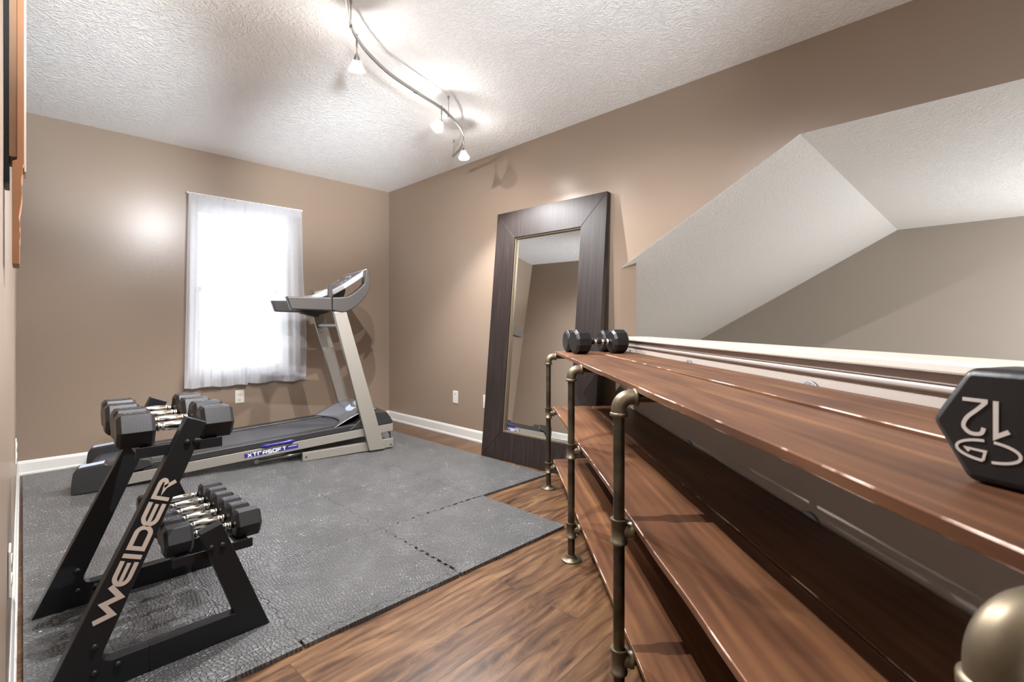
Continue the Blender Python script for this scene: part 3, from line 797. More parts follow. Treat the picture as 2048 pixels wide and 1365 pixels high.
# ------------------------------------------------------------------ treadmill
TO = (-.674, -1.189)
tm = empty('treadmill', (TO[0], TO[1], TH+.0005), math.atan2(-.182, .983), 'silver and black folding treadmill on the foam mats beside the window', 'treadmill')
def ax(poly): return [(-a, h) for a, h in poly]       # a runs backward along the machine
def st(a): return .206-.0725*a
def lin(o0, o1, a0=0.0, a1=1.9): return [(a0, st(a0)+o0), (a0, st(a0)+o1), (a1, st(a1)+o1), (a1, st(a1)+o0)]
WT = .67
for s, (w0, w1) in enumerate(((0, .032), (WT-.032, WT))):
    pl = [(.004, st(0)-.062), (.004, st(0)), (1.67, st(1.67)), (1.74, st(1.74)), (1.83, .018), (1.80, .012), (1.67, st(1.67)-.066)]
    MB().prism(ax(pl), w0, w1, 'y').build('side_rail', silver_paint, tm, bevel=.003)
    # black foot rail
    MB().prism(ax(lin(.0005, .047, .30, 1.62)), w0-.002 if s == 0 else w0-.055, w1+.055 if s == 0 else w1+.002, 'y').build('foot_rail', deck_black, tm, bevel=.006)
    # rear end cap
    cap = [(1.955, .002), (1.953, .07), (1.946, .125), (1.930, .152), (1.80, .166), (1.792, .156), (1.62, .166), (1.585, .158), (1.565, .118), (1.64, .100), (1.70, .092), (1.76, .068), (1.80, .040), (1.828, .004)]
    y0, y1 = (-.010, .088) if s == 0 else (WT-.088, WT+.010)
    c = MB().prism(ax(cap), y0, y1, 'y').build('rear_cap', deck_black, tm, bevel=.008, seg=3)
    sa = math.atan2(.168-.160, .20)
    m = MB(); ya, yb = y0+.012, y1-.012
    vs = [(-1.808, ya, .1664), (-1.808, yb, .1664), (-1.922, yb, .1542), (-1.922, ya, .1542)]
    m.add([Vector(v) for v in vs]+[Vector(v)+Vector((0, 0, .0006)) for v in vs], [(0, 3, 2, 1), (4, 5, 6, 7), (0, 1, 5, 4), (1, 2, 6, 5), (2, 3, 7, 6), (3, 0, 4, 7)])
    m.build('warning_sticker', sticker_mat, c)
    # base beam on the floor
    bm_ = [(0.0, .012), (0.0, .080), (.69, .062), (.69, 0.0), (.64, 0.0)]
    bb = MB().prism(ax(bm_), w0+.001, w1+.008, 'y').build('base_beam', silver_paint, tm, bevel=.003)
    if s == 0:
        for a in (.665, .205, .022):
            h = (.012+.080)/2-(.012+.05)/2*a*.2 - .012
            MB().box(-a-.006, -a+.006, -.0012, .0005, h-.006, h+.006).build('bolt_hole', dark_slot, bb)
    # upright
    up = [(.205, .012), (.079, .012), (.382, 1.10), (.478, 1.10)]
    y0, y1 = (-.030, .018) if s == 0 else (WT-.018, WT+.030)
    if s == 1: up = [(.175, .012), (.079, .012), (.382, 1.10), (.478, 1.10)]
    u = MB().prism(ax(up), y0-.0, y1, 'y').build('upright', silver_paint, tm, bevel=.006, seg=3)
    if s == 1:
        for t in (.935, 1.05, 1.08): MB().lathe([(0, .005), (.003, .004)], (-(.075+.30*t/1.1+.075), y0, t), (0, -1, 0), 10).build('bolt', deck_black, u)
    # handrail
    hr = [(.806, 1.203), (.80, 1.19), (.775, 1.111), (.50, 1.106), (.49, 1.11), (.49, 1.202), (.50, 1.206)]
    y0, y1 = (-.035, .035) if s == 0 else (WT-.035, WT+.035)
    MB().prism(ax(hr), y0, y1, 'y').build('handrail', grip_grey, tm, bevel=.012, seg=3)
    # curved console arm
    arm = [(.488, 1.206), (.434, 1.208), (.376, 1.217), (.342, 1.236), (.31, 1.260), (.275, 1.293), (.250, 1.322), (.244, 1.365), (.240, 1.405), (.230, 1.432),
           (.214, 1.430), (.206, 1.375), (.200, 1.33), (.205, 1.292), (.220, 1.250), (.243, 1.213), (.275, 1.176), (.31, 1.143), (.345, 1.117), (.38, 1.101), (.42, 1.094), (.488, 1.108)]
    y0, y1 = (-.037, .040) if s == 0 else (WT-.040, WT+.037)
    MB().prism(ax(arm), y0, y1, 'y').build('console_arm', grip_grey, tm, bevel=.008, seg=3, angle=50)
# belt, roller, deck
MB().prism(ax(lin(.028, .034, .30, 1.885)), .086, WT-.086, 'y').build('running_belt', belt_mat, tm)
m = MB(); m.tube([(-1.885, .089, .085), (-1.885, WT-.089, .085)], .024, 18); m.build('rear_roller', deck_black, tm)
MB().prism(ax(lin(-.03, .026, .30, 1.84)), .034, WT-.034, 'y').build('deck', deck_black, tm)
MB().box(-.05, -.005, .042, WT-.042, .02, .06).build('base_crossbar', silver_paint, tm)
MB().box(-.66, -.62, .042, WT-.042, .012, .05).build('base_crossbar', silver_paint, tm)
# motor housing
body = [(.36, .186), (.30, .235), (.24, .290), (.17, .315), (.06, .305), (.03, .265), (.008, .222), (.008, .2075)]
MB().prism(ax(body), -.004, WT+.004, 'y').build('motor_housing', deck_black, tm, bevel=.006)
# silver hood with concave trailing edge
m = MB(); nx, ny = 12, 24; vs = []; fs = []
for j in range(ny+1):
    w = j/ny; y = .012+(WT-.024)*w
    edge = .475-.115*math.sin(PI*w)**.8 if True else 0
    for i in range(nx+1):
        t = i/nx; a = edge+(.14-edge)*t
        hp = .216+ (.336-.216)*math.sin(min(1, t*1.0)*PI/2)**1.1
        hp += .010*math.sin(PI*w)
        vs.append((-a, y, hp))
for j in range(ny):
    for i in range(nx):
        a = j*(nx+1)+i; fs.append((a, a+1, a+nx+2, a+nx+1))
m.add(vs, fs, True); hood = m.build('hood', hood_grey, tm, fix=False)
sd = hood.modifiers.new('thick', 'SOLIDIFY'); sd.thickness = .006; sd.offset = -1
def hoodpt(a, w, up=.001):
    edge = .475-.115*math.sin(PI*w)**.8; t = (a-edge)/(.14-edge)
    return Vector((-a, .012+(WT-.024)*w, .216+.12*math.sin(max(0, min(1, t))*PI/2)**1.1+.010*math.sin(PI*w)+up))
def patch(nm, a0, a1, w0, w1, mat, up, par):
    m = MB(); vs = []; fs = []
    for j in range(9):
        for i in range(5): vs.append(hoodpt(a0+(a1-a0)*i/4+.015*math.sin(PI*j/8), w0+(w1-w0)*j/8, up))
    for j in range(8):
        for i in range(4):
            a = j*5+i; fs.append((a, a+1, a+6, a+5))
    m.add(vs, fs, True); o = m.build(nm, mat, par, fix=False)
    s = o.modifiers.new('thick', 'SOLIDIFY'); s.thickness = .0008
    return o
patch('label_plate', .27, .225, .36, .64, sticker_mat, .0015, hood)
badge = patch('badge', .205, .165, .34, .66, console_white, .0015, hood)
# raised lettering on the badge: an X mark followed by small illegible strokes
m = MB()
c0 = hoodpt(.185, .5, .0035); U = Vector((0, -1, 0)); V = Vector((.96, 0, .25)).normalized(); Nn = Vector((-.25, 0, .96))
m.ribbon([(-.105, -.014), (-.06, .016)], .009, c0, U, V, Nn); m.ribbon([(-.105, .016), (-.06, -.014)], .007, c0, U, V, Nn, lift=.0009)
m.build('badge_mark', white_ink, badge)
# cross tube between the uprights
m = MB(); m.tube([(-.415, .02, .998), (-.415, WT-.02, .998)], .018, 18); m.build('cross_tube', silver_paint, tm)
# folding shock under the deck
m = MB(); m.lathe([(0, .012), (.02, .012), (.022, .009), (.16, .009), (.162, .013), (.30, .013), (.302, .006), (.34, .006)], (-.98, .05, .035), (.985, 0, .06), 14)
m.lathe([(0, .016), (.014, .016)], (-.985, .040, .036), (0, 1, 0), 16); m.build('folding_shock', nickel, tm)
# blue cushion
m = MB(); bx0, bx1 = -.965, -.745
def bz(x): return st(-x)+.012
m.tube([(bx0, -.004, bz(bx0)), (bx0+.03, -.007, bz(bx0+.03)), (bx0+.07, -.007, bz(bx0+.07)), (bx1-.07, -.007, bz(bx1-.07)), (bx1-.03, -.007, bz(bx1-.03)), (bx1, -.004, bz(bx1))], [.003, .015, .010, .010, .015, .003], 14)
m.build('cushion_pad', blue_pad, tm)
# decal and lettering on the silver rail
sl_a = math.atan(.0725); Ud = Vector((math.cos(sl_a), 0, math.sin(sl_a))); Vd = Vector((-math.sin(sl_a), 0, math.cos(sl_a))); Nd = Vector((0, -1, 0))
org = Vector((-1.065, 0, st(1.065)-.040))
m = MB(); m.ribbon([(0, .008), (.345, .008)], .030, org, Ud, Vd, Nd, lift=.0002, thick=.0003)
dec = m.build('blue_decal', blue_decal, tm)
G = {
 'X': [[(0, 0), (1, 1)], [(0, 1), (1, 0)]],
 'T': [[(0, 1), (1, 1)], [(.5, 1), (.5, 0)]],
 'r': [[(0, 0), (0, 1), (1, 1)]],
 'A': [[(0, 0), (0, .75), (.25, 1), (1, 1), (1, 0)], [(0, .45), (1, .45)]],
 'S': [[(1, 1), (0, 1), (0, .52), (1, .52), (1, 0), (0, 0)]],
 'O': [[(0, 0), (1, 0), (1, 1), (0, 1), (0, 0)]],
 'F': [[(0, 0), (0, 1), (1, 1)], [(0, .5), (.8, .5)]],
}
m = MB(); x = .022
for ch in 'XTrASOFT':
    wd = .022
    for s_ in G[ch]:
        m.ribbon([(x+p[0]*wd, -.003+p[1]*.021) for p in s_], .0055, org, Ud, Vd, Nd, lift=.0006, thick=.0006)
    x += wd+.0095
for k in range(7): m.ribbon([(x+.006+k*.0085, .014), (x+.011+k*.0085, .014)], .004, org, Ud, Vd, Nd, lift=.0006)
m.build('rail_lettering', white_ink, dec)
# console
cp = Vector((-.495, 0, 1.240)); cu = (Vector((-.195, 0, 1.452))-cp); CL = cu.length; cu.normalize(); cn = Vector((-cu.z, 0, cu.x))
def con(u, w, n): return cp+cu*u+Vector((0, w, 0))+cn*n
def conpanel(pts, n0, n1, nm, mat, par, bev=0):
    k = len(pts); vs = [con(u, w, n0) for u, w in pts]+[con(u, w, n1) for u, w in pts]
    m = MB(); m.add(vs, [tuple(range(k)), tuple(range(2*k-1, k-1, -1))]+[(i, (i+1) % k, (i+1) % k+k, i+k) for i in range(k)])
    return m.build(nm, mat, par, bevel=bev, seg=3)
outl = [(.02, .17), (0.035, .085), (.12, .018), (CL-.06, .025), (CL, .08), (CL, .58), (CL-.05, .625), (.15, .615), (.045, .57), (.02, .50)]
con_o = conpanel(outl, -.035, .0, 'console', console_white, tm, .006)
conpanel([(.06, .19), (.08, .115), (.15, .070), (CL-.06, .075), (CL-.03, .11), (CL-.03, .54), (CL-.06, .57), (.17, .57), (.09, .545), (.06, .48)], -.001, .0015, 'console_face', console_blue, con_o)
conpanel([(.13, .24), (.13, .43), (.23, .43), (.23, .24)], .0012, .0035, 'display_window', lcd_mat, con_o)
conpanel([(.275, .26), (.275, .41), (.287, .41), (.287, .26)], .0012, .0030, 'brand_plate', white_ink, con_o)
for w in (.16, .505):
    for u in (.15, .19, .23): conpanel([(u, w), (u+.018, w), (u+.018, w+.018), (u, w+.018)], .0010, .0032, 'console_button', console_white, con_o)
# accessory tray below the console and book rest
tray = MB().prism(ax([(.62, 1.203), (.60, 1.222), (.50, 1.275), (.475, 1.285), (.47, 1.245), (.50, 1.225), (.56, 1.200)]), .06, WT-.06, 'y').build('accessory_tray', console_white, tm, bevel=.006, seg=2)
m = MB(); m.tube([(-.59, .20, 1.232), (-.57, .26, 1.252), (-.55, .24, 1.248), (-.57, .33, 1.245), (-.60, .30, 1.232)], .0035, 8); m.box(-.575, -.545, .30, .315, 1.245, 1.285)
m.build('safety_key', dark_slot, tray)
m = MB(); m.box(-.50, -.47, .03, .065, 1.21, 1.31); m.build('tray_bracket', grip_grey, tray, bevel=.004)
m = MB(); m.prism(ax([(.60, 1.10), (.46, 1.065), (.44, 1.09), (.44, 1.11), (.60, 1.11)]), WT-.12, WT-.036, 'y'); m.build('cable_cover', deck_black, tm)
m = MB(); m.tube([(-.02, .06, .13), (-.01, .05, .11), (-.012, .04, .07), (-.04, .06, .03)], .006, 8); m.build('power_lead', deck_black, tm)

# ------------------------------------------------------------------ dumbbell rack
RX, RY = -2.775, -2.362
rk = empty('dumbbell_rack', (RX, RY, TH+.0005), 0, 'black two-tier A-frame dumbbell rack on the foam mat by the left wall', 'dumbbell rack')
zoff = TH
def fpoly(pts): return [(x-RX, z-zoff) for x, z in pts]
TB = .040
for k, yn in enumerate((-2.94, -2.362)):
    y0 = yn-RY; y1 = y0+TB
    # rear upright
    rear = fpoly([(-2.775, TH), (-2.448, .729), (-2.397, .707), (-2.640, .120), (-2.643, .106), (-2.637, .094), (-2.625, .088), (-2.54, .088), (-2.54, TH)])
    fr = MB().prism(rear, y0, y1, 'y').build('side_frame', black_steel, rk, bevel=.002)
    base = fpoly([(-2.54, TH), (-2.54, .088), (-2.32, .088), (-2.415, .367), (-2.356, .385), (-2.215, TH)])
    MB().prism(base, y0+.0002, y1-.0002, 'y').build('front_leg', black_steel, rk, bevel=.002)
    for (tx, tz, pre) in ((-2.448, .655, 0), (-2.425, .655, 0), (-2.385, .318, 1), (-2.355, .318, 1), (-2.66, .07, 2), (-2.61, .07, 2), (-2.66, .14, 2)):
        m = MB(); m.lathe([(0, .009), (.003, .009), (.006, .006), (.007, .002)], (tx-RX, y0, tz-zoff), (0, -1, 0), 14); m.build('bolt', black_steel, fr)
    # brackets carrying the trays
    for nm, x0, x1, z0, z1 in (('tray_bracket', -2.566, -2.345, .618, .648), ('tray_bracket', -2.478, -2.255, .270, .298)):
        yb0 = y0+TB-.004 if k == 0 else y0-.002
        m = MB(); m.box(x0-RX, x1-RX, y1+.0003 if k == 0 else y0-.0063, y1+.0063 if k == 0 else y0-.0003, z0-zoff, z1-zoff)
        m.build(nm, black_steel, rk, bevel=.001)
# tray rails running the length
for (xs, zt) in (((-2.555, -2.515, -2.395, -2.355), .6455), ((-2.467, -2.430, -2.305, -2.265), .2955)):
    for i in (0, 2):
        m = MB(); m.box(xs[i]-RX, xs[i+1]-RX, -2.8935-RY, -2.3685-RY, zt-.004-zoff, zt-zoff)
        side = xs[i] if i == 0 else xs[i+1]-.004
        m.box(side-RX, side+.004-RX, -2.8935-RY, -2.3685-RY, zt-.028-zoff, zt-.004-zoff)
        m.build('tray_rail', black_steel, rk)
# lettering on the near rear upright
e0 = Vector((-2.737, .087)); e1 = Vector((-2.448, .729)); ud = (e1-e0).normalized()
# bar centre line
f0 = Vector((-2.640, .122)); f1 = Vector((-2.396, .707))
c0 = (Vector((-2.7215, .122))+f0)/2; c1 = (Vector((-2.458, .707))+f1)/2; ud = (c1-c0).normalized(); vd = Vector((-ud.y, ud.x))
U = Vector((ud.x, 0, ud.y)); V = Vector((vd.x, 0, vd.y)); Nn = Vector((0, -1, 0))
org = Vector((c0.x-RX, -2.94-RY, c0.y-zoff))
def arc(cx_, cy_, rx, ry, a0, a1, n=14): return [(cx_+rx*math.cos(math.radians(a0+(a1-a0)*i/n)), cy_+ry*math.sin(math.radians(a0+(a1-a0)*i/n))) for i in range(n+1)]
LH = .0455; sw = .0115
def letter(m, ch, x, w):
    h = LH; y0 = -h/2+sw/2; y1 = h/2-sw/2
    if ch == 'W':
        m.ribbon([(x, y1), (x+w*.26, y0), (x+w*.5, y1*.85), (x+w*.74, y0), (x+w, y1)], sw*1.15, org, U, V, Nn)
    elif ch == 'I': m.ribbon([(x+sw/2, -h/2), (x+sw/2, h/2)], sw, org, U, V, Nn)
    elif ch == 'E':
        r = (y1-y0)/2
        m.ribbon([(x+w, y1)]+arc(x+r*1.15, 0, r*1.15, r, 90, 270, 12)+[(x+w, y0)], sw*.95, org, U, V, Nn)
        m.ribbon([(x+sw*.3, 0), (x+w*.95, 0)], sw*.8, org, U, V, Nn, lift=.0008)
    elif ch == 'D':
        r = (y1-y0)/2
        m.ribbon([(x+sw/2, 0), (x+sw/2, y1), (x+w-r*1.2-.002, y1)]+arc(x+w-r*1.2, 0, r*1.2-sw*.3, r, 90, -90, 12)+[(x+sw/2, y0), (x+sw/2, 0)], sw, org, U, V, Nn)
    elif ch == 'R':
        m.ribbon([(x+sw/2, -h/2), (x+sw/2, y1), (x+w*.66, y1)]+arc(x+w*.70, y1*.52, w*.22, y1*.48, 90, -90, 8)+[(x+w*.38, y1*.04), (x+w*.62, 0.0), (x+w*.95, y0-.002)], sw*.9, org, U, V, Nn)
m = MB()
def along(px_h): return (px_h-c0.y)/ud.y
x = .082
for ch, w, gap in (('W', .094, .006), ('E', .060, .008), ('I', .0115, .010), ('D', .066, .005), ('E', .060, .008), ('R', .062, 0)):
    letter(m, ch, x, w); x += w+gap
lf = [o for o in COL.objects if o.parent == rk and o.name.startswith('side_frame')][0]
m.build('side_lettering', logo_tan, lf)

# ------------------------------------------------------------------ dumbbells
def hexhead(m, x0, x1, R, ch, n=6, rot=0.0, flat=True):
    # prism with chamfered ends along local X, a flat face down
    off = PI/n if True else 0
    ring = lambda x, r: [Vector((x, r*math.cos(2*PI*k/n+PI/2+off+rot), r*math.sin(2*PI*k/n+PI/2+off+rot))) for k in range(n)]
    k = R-ch
    rings = [ring(x0, k), ring(x0+ch*.8, R), ring(x1-ch*.8, R), ring(x1, k)]
    vs = [v for r in rings for v in r]; fs = [tuple(range(n-1, -1, -1)), tuple(range(3*n, 4*n))]
    for i in range(3):
        for j in range(n):
            a = i*n+j; b = i*n+(j+1) % n; fs.append((a, b, b+n, a+n))
    m.add(vs, fs)
def small_dumbbell(label, R, hl, tot, group, labels_on=True):
    t = empty('hex_dumbbell', (0, 0, 0), 0, label, 'dumbbell', group)
    ap = R*math.cos(PI/6)
    for s in (-1, 1):
        xa, xb = (-tot/2, -tot/2+hl) if s < 0 else (tot/2-hl, tot/2)
        m = MB(); hexhead(m, xa, xb, R, R*.22); hd = m.build('head', black_rubber, t, bevel=.0015)
        if labels_on:
            xc = (xa+xb)/2; m = MB(); a_, b_ = hl*.26, R*.30
            zt = ap+.0002
            for bx in ((xc-a_, xc+a_, -b_, -b_+.0022), (xc-a_, xc+a_, b_-.0022, b_), (xc-a_, xc-a_+.0022, -b_, b_), (xc+a_-.0022, xc+a_, -b_, b_), (xc-a_*.5, xc-a_*.3, -b_*.4, b_*.4), (xc, xc+a_*.45, -b_*.4, -b_*.1)):
                m.box(bx[0], bx[1], bx[2], bx[3], zt, zt+.0008)
            m.build('weight_marking', mark_grey, hd)
    L = tot-2*hl; x0 = -L/2
    pr = [(0, .0105), (.008, .0105), (.0085, .013), (.014, .013), (.0145, .0105), (L*.18, .0115), (L*.2, .0135), (L*.24, .0135), (L*.245, .0125), (L*.5, .0155), (L*.755, .0125), (L*.76, .0135), (L*.8, .0135), (L*.82, .0115), (L-.0145, .0105), (L-.014, .013), (L-.0085, .013), (L-.008, .0105), (L, .0105)]
    MB().lathe(pr, (x0, 0, 0), (1, 0, 0), 18).build('handle', chrome, t)
    return t
upos = ['nearest of the four on the upper tier', 'second nearest of the four on the upper tier', 'third nearest of the four on the upper tier', 'farthest of the four on the upper tier, toward the window']
up0 = None
for k in range(4):
    y = -2.845+k*.130
    lab = 'black hex dumbbell, '+upos[k]
    if k == 0: up0 = d = small_dumbbell(lab, .056, .092, .300, 'dumbbells on the upper rack tier')
    else: d = copy_tree(up0)
    d['label'] = lab
    d.location = (-2.455+(.004 if k % 2 else -.002), y, .6460+.056*math.cos(PI/6)); d.rotation_euler = (0, 0, (-.02, .025, -.01, .01)[k])
lpos = ['nearest of the six on the lower tier', 'second nearest of the six on the lower tier', 'third nearest of the six on the lower tier', 'fourth nearest of the six on the lower tier', 'fifth nearest of the six on the lower tier', 'farthest of the six on the lower tier, toward the treadmill']
lo0 = None
for k in range(6):
    y = -2.850+k*.0905
    lab = 'small black hex dumbbell, '+lpos[k]
    if k == 0: lo0 = d = small_dumbbell(lab, .0500, .078, .275, 'dumbbells on the lower rack tier', False)
    elif k == 1: lo1 = d = small_dumbbell(lab, .0490, .068, .262, 'dumbbells on the lower rack tier', True)
    else: d = copy_tree(lo1 if k in (1, 2, 3, 4) else lo0)
    d['label'] = lab; sc_ = 1.0 if k < 1 else (.99-.04*(k-1))
    d.scale = (1, sc_*.86, sc_) if k else (1, .86, 1)
    R = (.05 if k in (0, 5) else .049)*sc_
    d.location = (-2.358, y, .2960+R*math.cos(PI/6)); d.rotation_euler = (0, 0, (0.0, .02, -.015, .02, 0, -.01)[k])

# ------------------------------------------------------------------ pipe shelf
ROTH = math.atan2(HDy, HDx)
s0 = QL(1.4, .59)
sh = empty('pipe_shelf', (s0.x, s0.y, 0), ROTH, 'long three-tier shelf of stained wood boards on dark iron pipes', 'shelf')
def SQ(q, L, z): return Vector((q-1.4, -(L-.59), z))
PR = .0148
poles = [(3.006, .315), (2.081, .316), (1.264, .317), (.296, .318)]
AZ = [.815, .467, .1285]           # arm heights of the three tiers
def tee(q, L, z, leg):
    m = MB()
    m.lathe([(-.032, PR+.0075), (-.025, PR+.0075), (-.024, PR+.005), (.024, PR+.005), (.025, PR+.0075), (.032, PR+.0075)], SQ(q, L, z), (0, 0, 1), 24)
    m.lathe([(.005, PR+.003), (.027, PR+.004), (.028, PR+.0065), (.036, PR+.0065)], SQ(q, L, z), (0, -1, 0), 24)
    return m.build('tee_fitting', fitting_mat, leg)
def elbow(q, L, z, leg):
    m = MB(); R_ = .030
    c = SQ(q, L, z)+Vector((0, -R_, -R_))
    pts = []
    for i in range(11):
        a = math.radians(9*i)
        pts.append(c+Vector((0, R_*math.cos(a), R_*math.sin(a))))
    m.tube([pts[0]+Vector((0, 0, -.012))]+pts+[pts[-1]+Vector((0, -.012, 0))], PR+.0052, 24)
    m.lathe([(-.020, PR+.0035), (-.018, PR+.0085), (-.010, PR+.0085), (-.008, PR+.0045)], pts[0], (0, 0, 1), 24)
    m.lathe([(.008, PR+.0045), (.010, PR+.0085), (.018, PR+.0085), (.020, PR+.0035)], pts[-1], (0, -1, 0), 24)
    return m.build('elbow_fitting', fitting_mat, leg)
for i, (q, L) in enumerate(poles):
    ztop = AZ[0]-.030
    m = MB(); m.tube([SQ(q, L, .006), SQ(q, L, ztop)], PR, 24)
    leg = m.build('pipe_leg', pipe_mat, sh)
    m = MB(); c = SQ(q, L, 0)
    m.lathe([(.0006, .044), (.005, .044), (.007, .041), (.008, .024), (.018, PR+.006), (.022, PR+.005)], c, (0, 0, 1), 32)
    fl = m.build('floor_flange', fitting_mat, leg)
    for k in range(4):
        a = PI/4+k*PI/2; MB().lathe([(.0068, .0045), (.0082, .003)], c+Vector((.032*math.cos(a), .032*math.sin(a), 0)), (0, 0, 1), 10).build('screw', dark_slot, fl)
    tee(q, L, AZ[1], leg); tee(q, L, AZ[2], leg); elbow(q, L, AZ[0], leg)
    for z in AZ:
        m = MB(); m.tube([SQ(q, L+.030, z), SQ(q, .826, z)], PR-.0012, 20)
        arm = m.build('pipe_arm', pipe_mat, sh)
        m = MB(); m.lathe([(0, .042), (.006, .042), (.007, .039), (.008, .023), (.02, PR+.004)], SQ(q, .8312, z), (0, 1, 0), 32)
        f2 = m.build('wall_flange', iron_grey, arm)
        if z == AZ[0]:
            for k in range(4):
                a = k*PI/2; MB().lathe([(.0058, .005), (.0095, .0035)], SQ(q, .8312, z)+Vector((.031*math.cos(a), 0, .031*math.sin(a))), (0, 1, 0), 10).build('screw', nickel, f2)
def board(q0, q1, L0, L1, z0, z1, seed, lift=0.0, end_skew=0.0):
    m = MB(); n = 60; vs = []; fs = []; rnd = random.Random(seed)
    ph = [rnd.uniform(0, 6) for _ in range(4)]
    for i in range(n+1):
        q = q0+(q1-q0)*i/n
        w1 = .0012*math.sin(q*7+ph[0])+.0008*math.sin(q*19+ph[1]); w2 = .0012*math.sin(q*6+ph[2])+.0006*math.sin(q*23+ph[3])
        for L, z in ((L0+w1, z0), (L1+w2, z0), (L1+w2, z1), (L0+w1, z1)):
            qq = q+(end_skew*(L-L0) if i == n else 0)
            vs.append(SQ(qq, L, z+lift*max(0.0, min(1.0, (2.9-q)/2.0))*(1.0 if L < (L0+L1)/2 else .5)))
    for i in range(n):
        for k in range(4):
            a = i*4+k; b = i*4+(k+1) % 4; fs.append((a, b, b+4, a+4))
    fs += [(0, 1, 2, 3), (4*n+3, 4*n+2, 4*n+1, 4*n)]
    m.add(vs, fs)
    o = m.build('shelf_board', board_mat, sh, bevel=.0022, seg=2)
    o.data.materials.append(board_edge_mat); o.modifiers['bevel'].material = 1
    return o
q0_, q1_ = .12, 3.055
tops = [(AZ[0]+PR-.0010, .8455), (AZ[1]+PR-.0010, .498), (AZ[2]+PR-.0010, .158)]
Lf = [(.362, .598, .6045, .822), (.350, .585, .592, .822), (.354, .585, .592, .822)]
for t, ((z0, z1), (a, b, c, d)) in enumerate(zip(tops, Lf)):
    board(q0_, q1_+(.0, 0, .03)[t], a, b, z0, z1, 10+t, end_skew=.1)
    board(q0_, q1_+(.0, .012, .03)[t], c, d, z0, z1-.0005, 20+t, lift=.0065 if t == 0 else 0.0, end_skew=.1)

# ------------------------------------------------------------------ large dumbbells on the shelf
def big_dumbbell(label, R, hl, tot, n, group=None):
    t = empty('heavy_dumbbell', (0, 0, 0), 0, label, 'dumbbell', group)
    for s in (-1, 1):
        xa, xb = (-tot/2, -tot/2+hl) if s < 0 else (tot/2-hl, tot/2)
        m = MB(); hexhead(m, xa, xb, R, R*.20, n); m.build('head', black_rubber, t, bevel=.003)
    L = tot-2*hl; x0 = -L/2
    pr = [(0, .012), (.012, .012), (.0125, .016), (.022, .016), (.0225, .013), (L*.3, .014), (L*.31, .016), (L*.36, .016), (L*.37, .014), (L*.63, .014), (L*.64, .016), (L*.69, .016), (L*.7, .014), (L-.0225, .013), (L-.022, .016), (L-.0125, .016), (L-.012, .012), (L, .012)]
    h = MB().lathe(pr, (x0, 0, 0), (1, 0, 0), 20).build('handle', chrome, t)
    m = MB(); m.lathe([(-.012, .0152), (.012, .0152)], (0, 0, 0), (1, 0, 0), 20)
    for s in (-1, 1): m.lathe([(-.004, .0165), (.004, .0165)], (s*L*.26, 0, 0), (1, 0, 0), 20)
    m.build('rubber_ring', black_rubber, h)
    return t
Rb = .071; zs = .8460
ap = Rb*math.cos(PI/12)
def place(d, pa, pb, z):
    A = QL(*pa); B = QL(*pb); c = (A+B)/2; d.location = (c.x, c.y, z); d.rotation_euler = (0, 0, math.atan2(B.y-A.y, B.x-A.x))
d1 = big_dumbbell('heavy black rubber dumbbell on the far end of the shelf, nearer of the pair', Rb, .090, .325, 12, 'heavy dumbbells on the far shelf end')
place(d1, (2.74, .43), (2.825, .735), zs+ap+.0005)
d2 = copy_tree(d1)
d2['label'] = 'heavy black rubber dumbbell on the far end of the shelf, behind its twin'
d2.scale = (.96, .97, .97)
place(d2, (2.955, .425), (3.00, .705), zs+ap*.97)
# near hexagonal dumbbell with printed marks
c = QL(.4435+.28*.115, .4815+.96*.115)
nd = empty('hexagonal_dumbbell', (c.x, c.y, zs+.0568), 0, 'black hexagonal dumbbell marked 12 on the near end of the shelf', 'dumbbell')
fa = QL(.4435, .4815); dv = Vector((c.x-fa.x, c.y-fa.y)); nd.rotation_euler = (0, 0, math.atan2(dv.y, dv.x))
Rn = .0652
def round_hex(m, x0, x1, R):
    # hexagon with rounded corners and rounded rims
    ap_ = R*math.cos(PI/6); r = .012
    def outline(s):
        pts = []
        for k in range(6):
            a = 2*PI*k/6
            cx2, cz2 = (R-r/math.cos(PI/6))*math.cos(a), (R-r/math.cos(PI/6))*math.sin(a)
            for j in range(6):
                b = a-PI/6+PI/3*j/5
                pts.append((cx2+(r*s)*math.cos(b)-(1-s)*0, cz2+(r*s)*math.sin(b)))
        return pts
    rings = []
    for (x, s) in ((x0, .35), (x0+.0015, .66), (x0+.005, .9), (x0+.011, 1.0), (x1-.011, 1.0), (x1-.005, .9), (x1-.0015, .66), (x1, .35)):
        rings.append([Vector((x, p, z)) for p, z in outline(s)])
    n = len(rings[0]); vs = [v for r_ in rings for v in r_]; fs = []
    for i in range(len(rings)-1):
        for k in range(n):
            a = i*n+k; b = i*n+(k+1) % n; fs.append((a, b, b+n, a+n))
    m.add(vs, fs, True); m.add(rings[0], [tuple(range(n-1, -1, -1))]); m.add(rings[-1], [tuple(range(n))])
TL = .235; hx = .078
m = MB(); round_hex(m, -.1198, -.1198+hx, Rn); nh = m.build('head', black_rubber, nd)
m = MB(); round_hex(m, .1198-hx, .1198, Rn); m.build('head', black_rubber, nd)
m = MB(); m.lathe([(0, .014), (.0842, .014)], (-.0421, 0, 0), (1, 0, 0), 20); m.build('handle', chrome, nd)
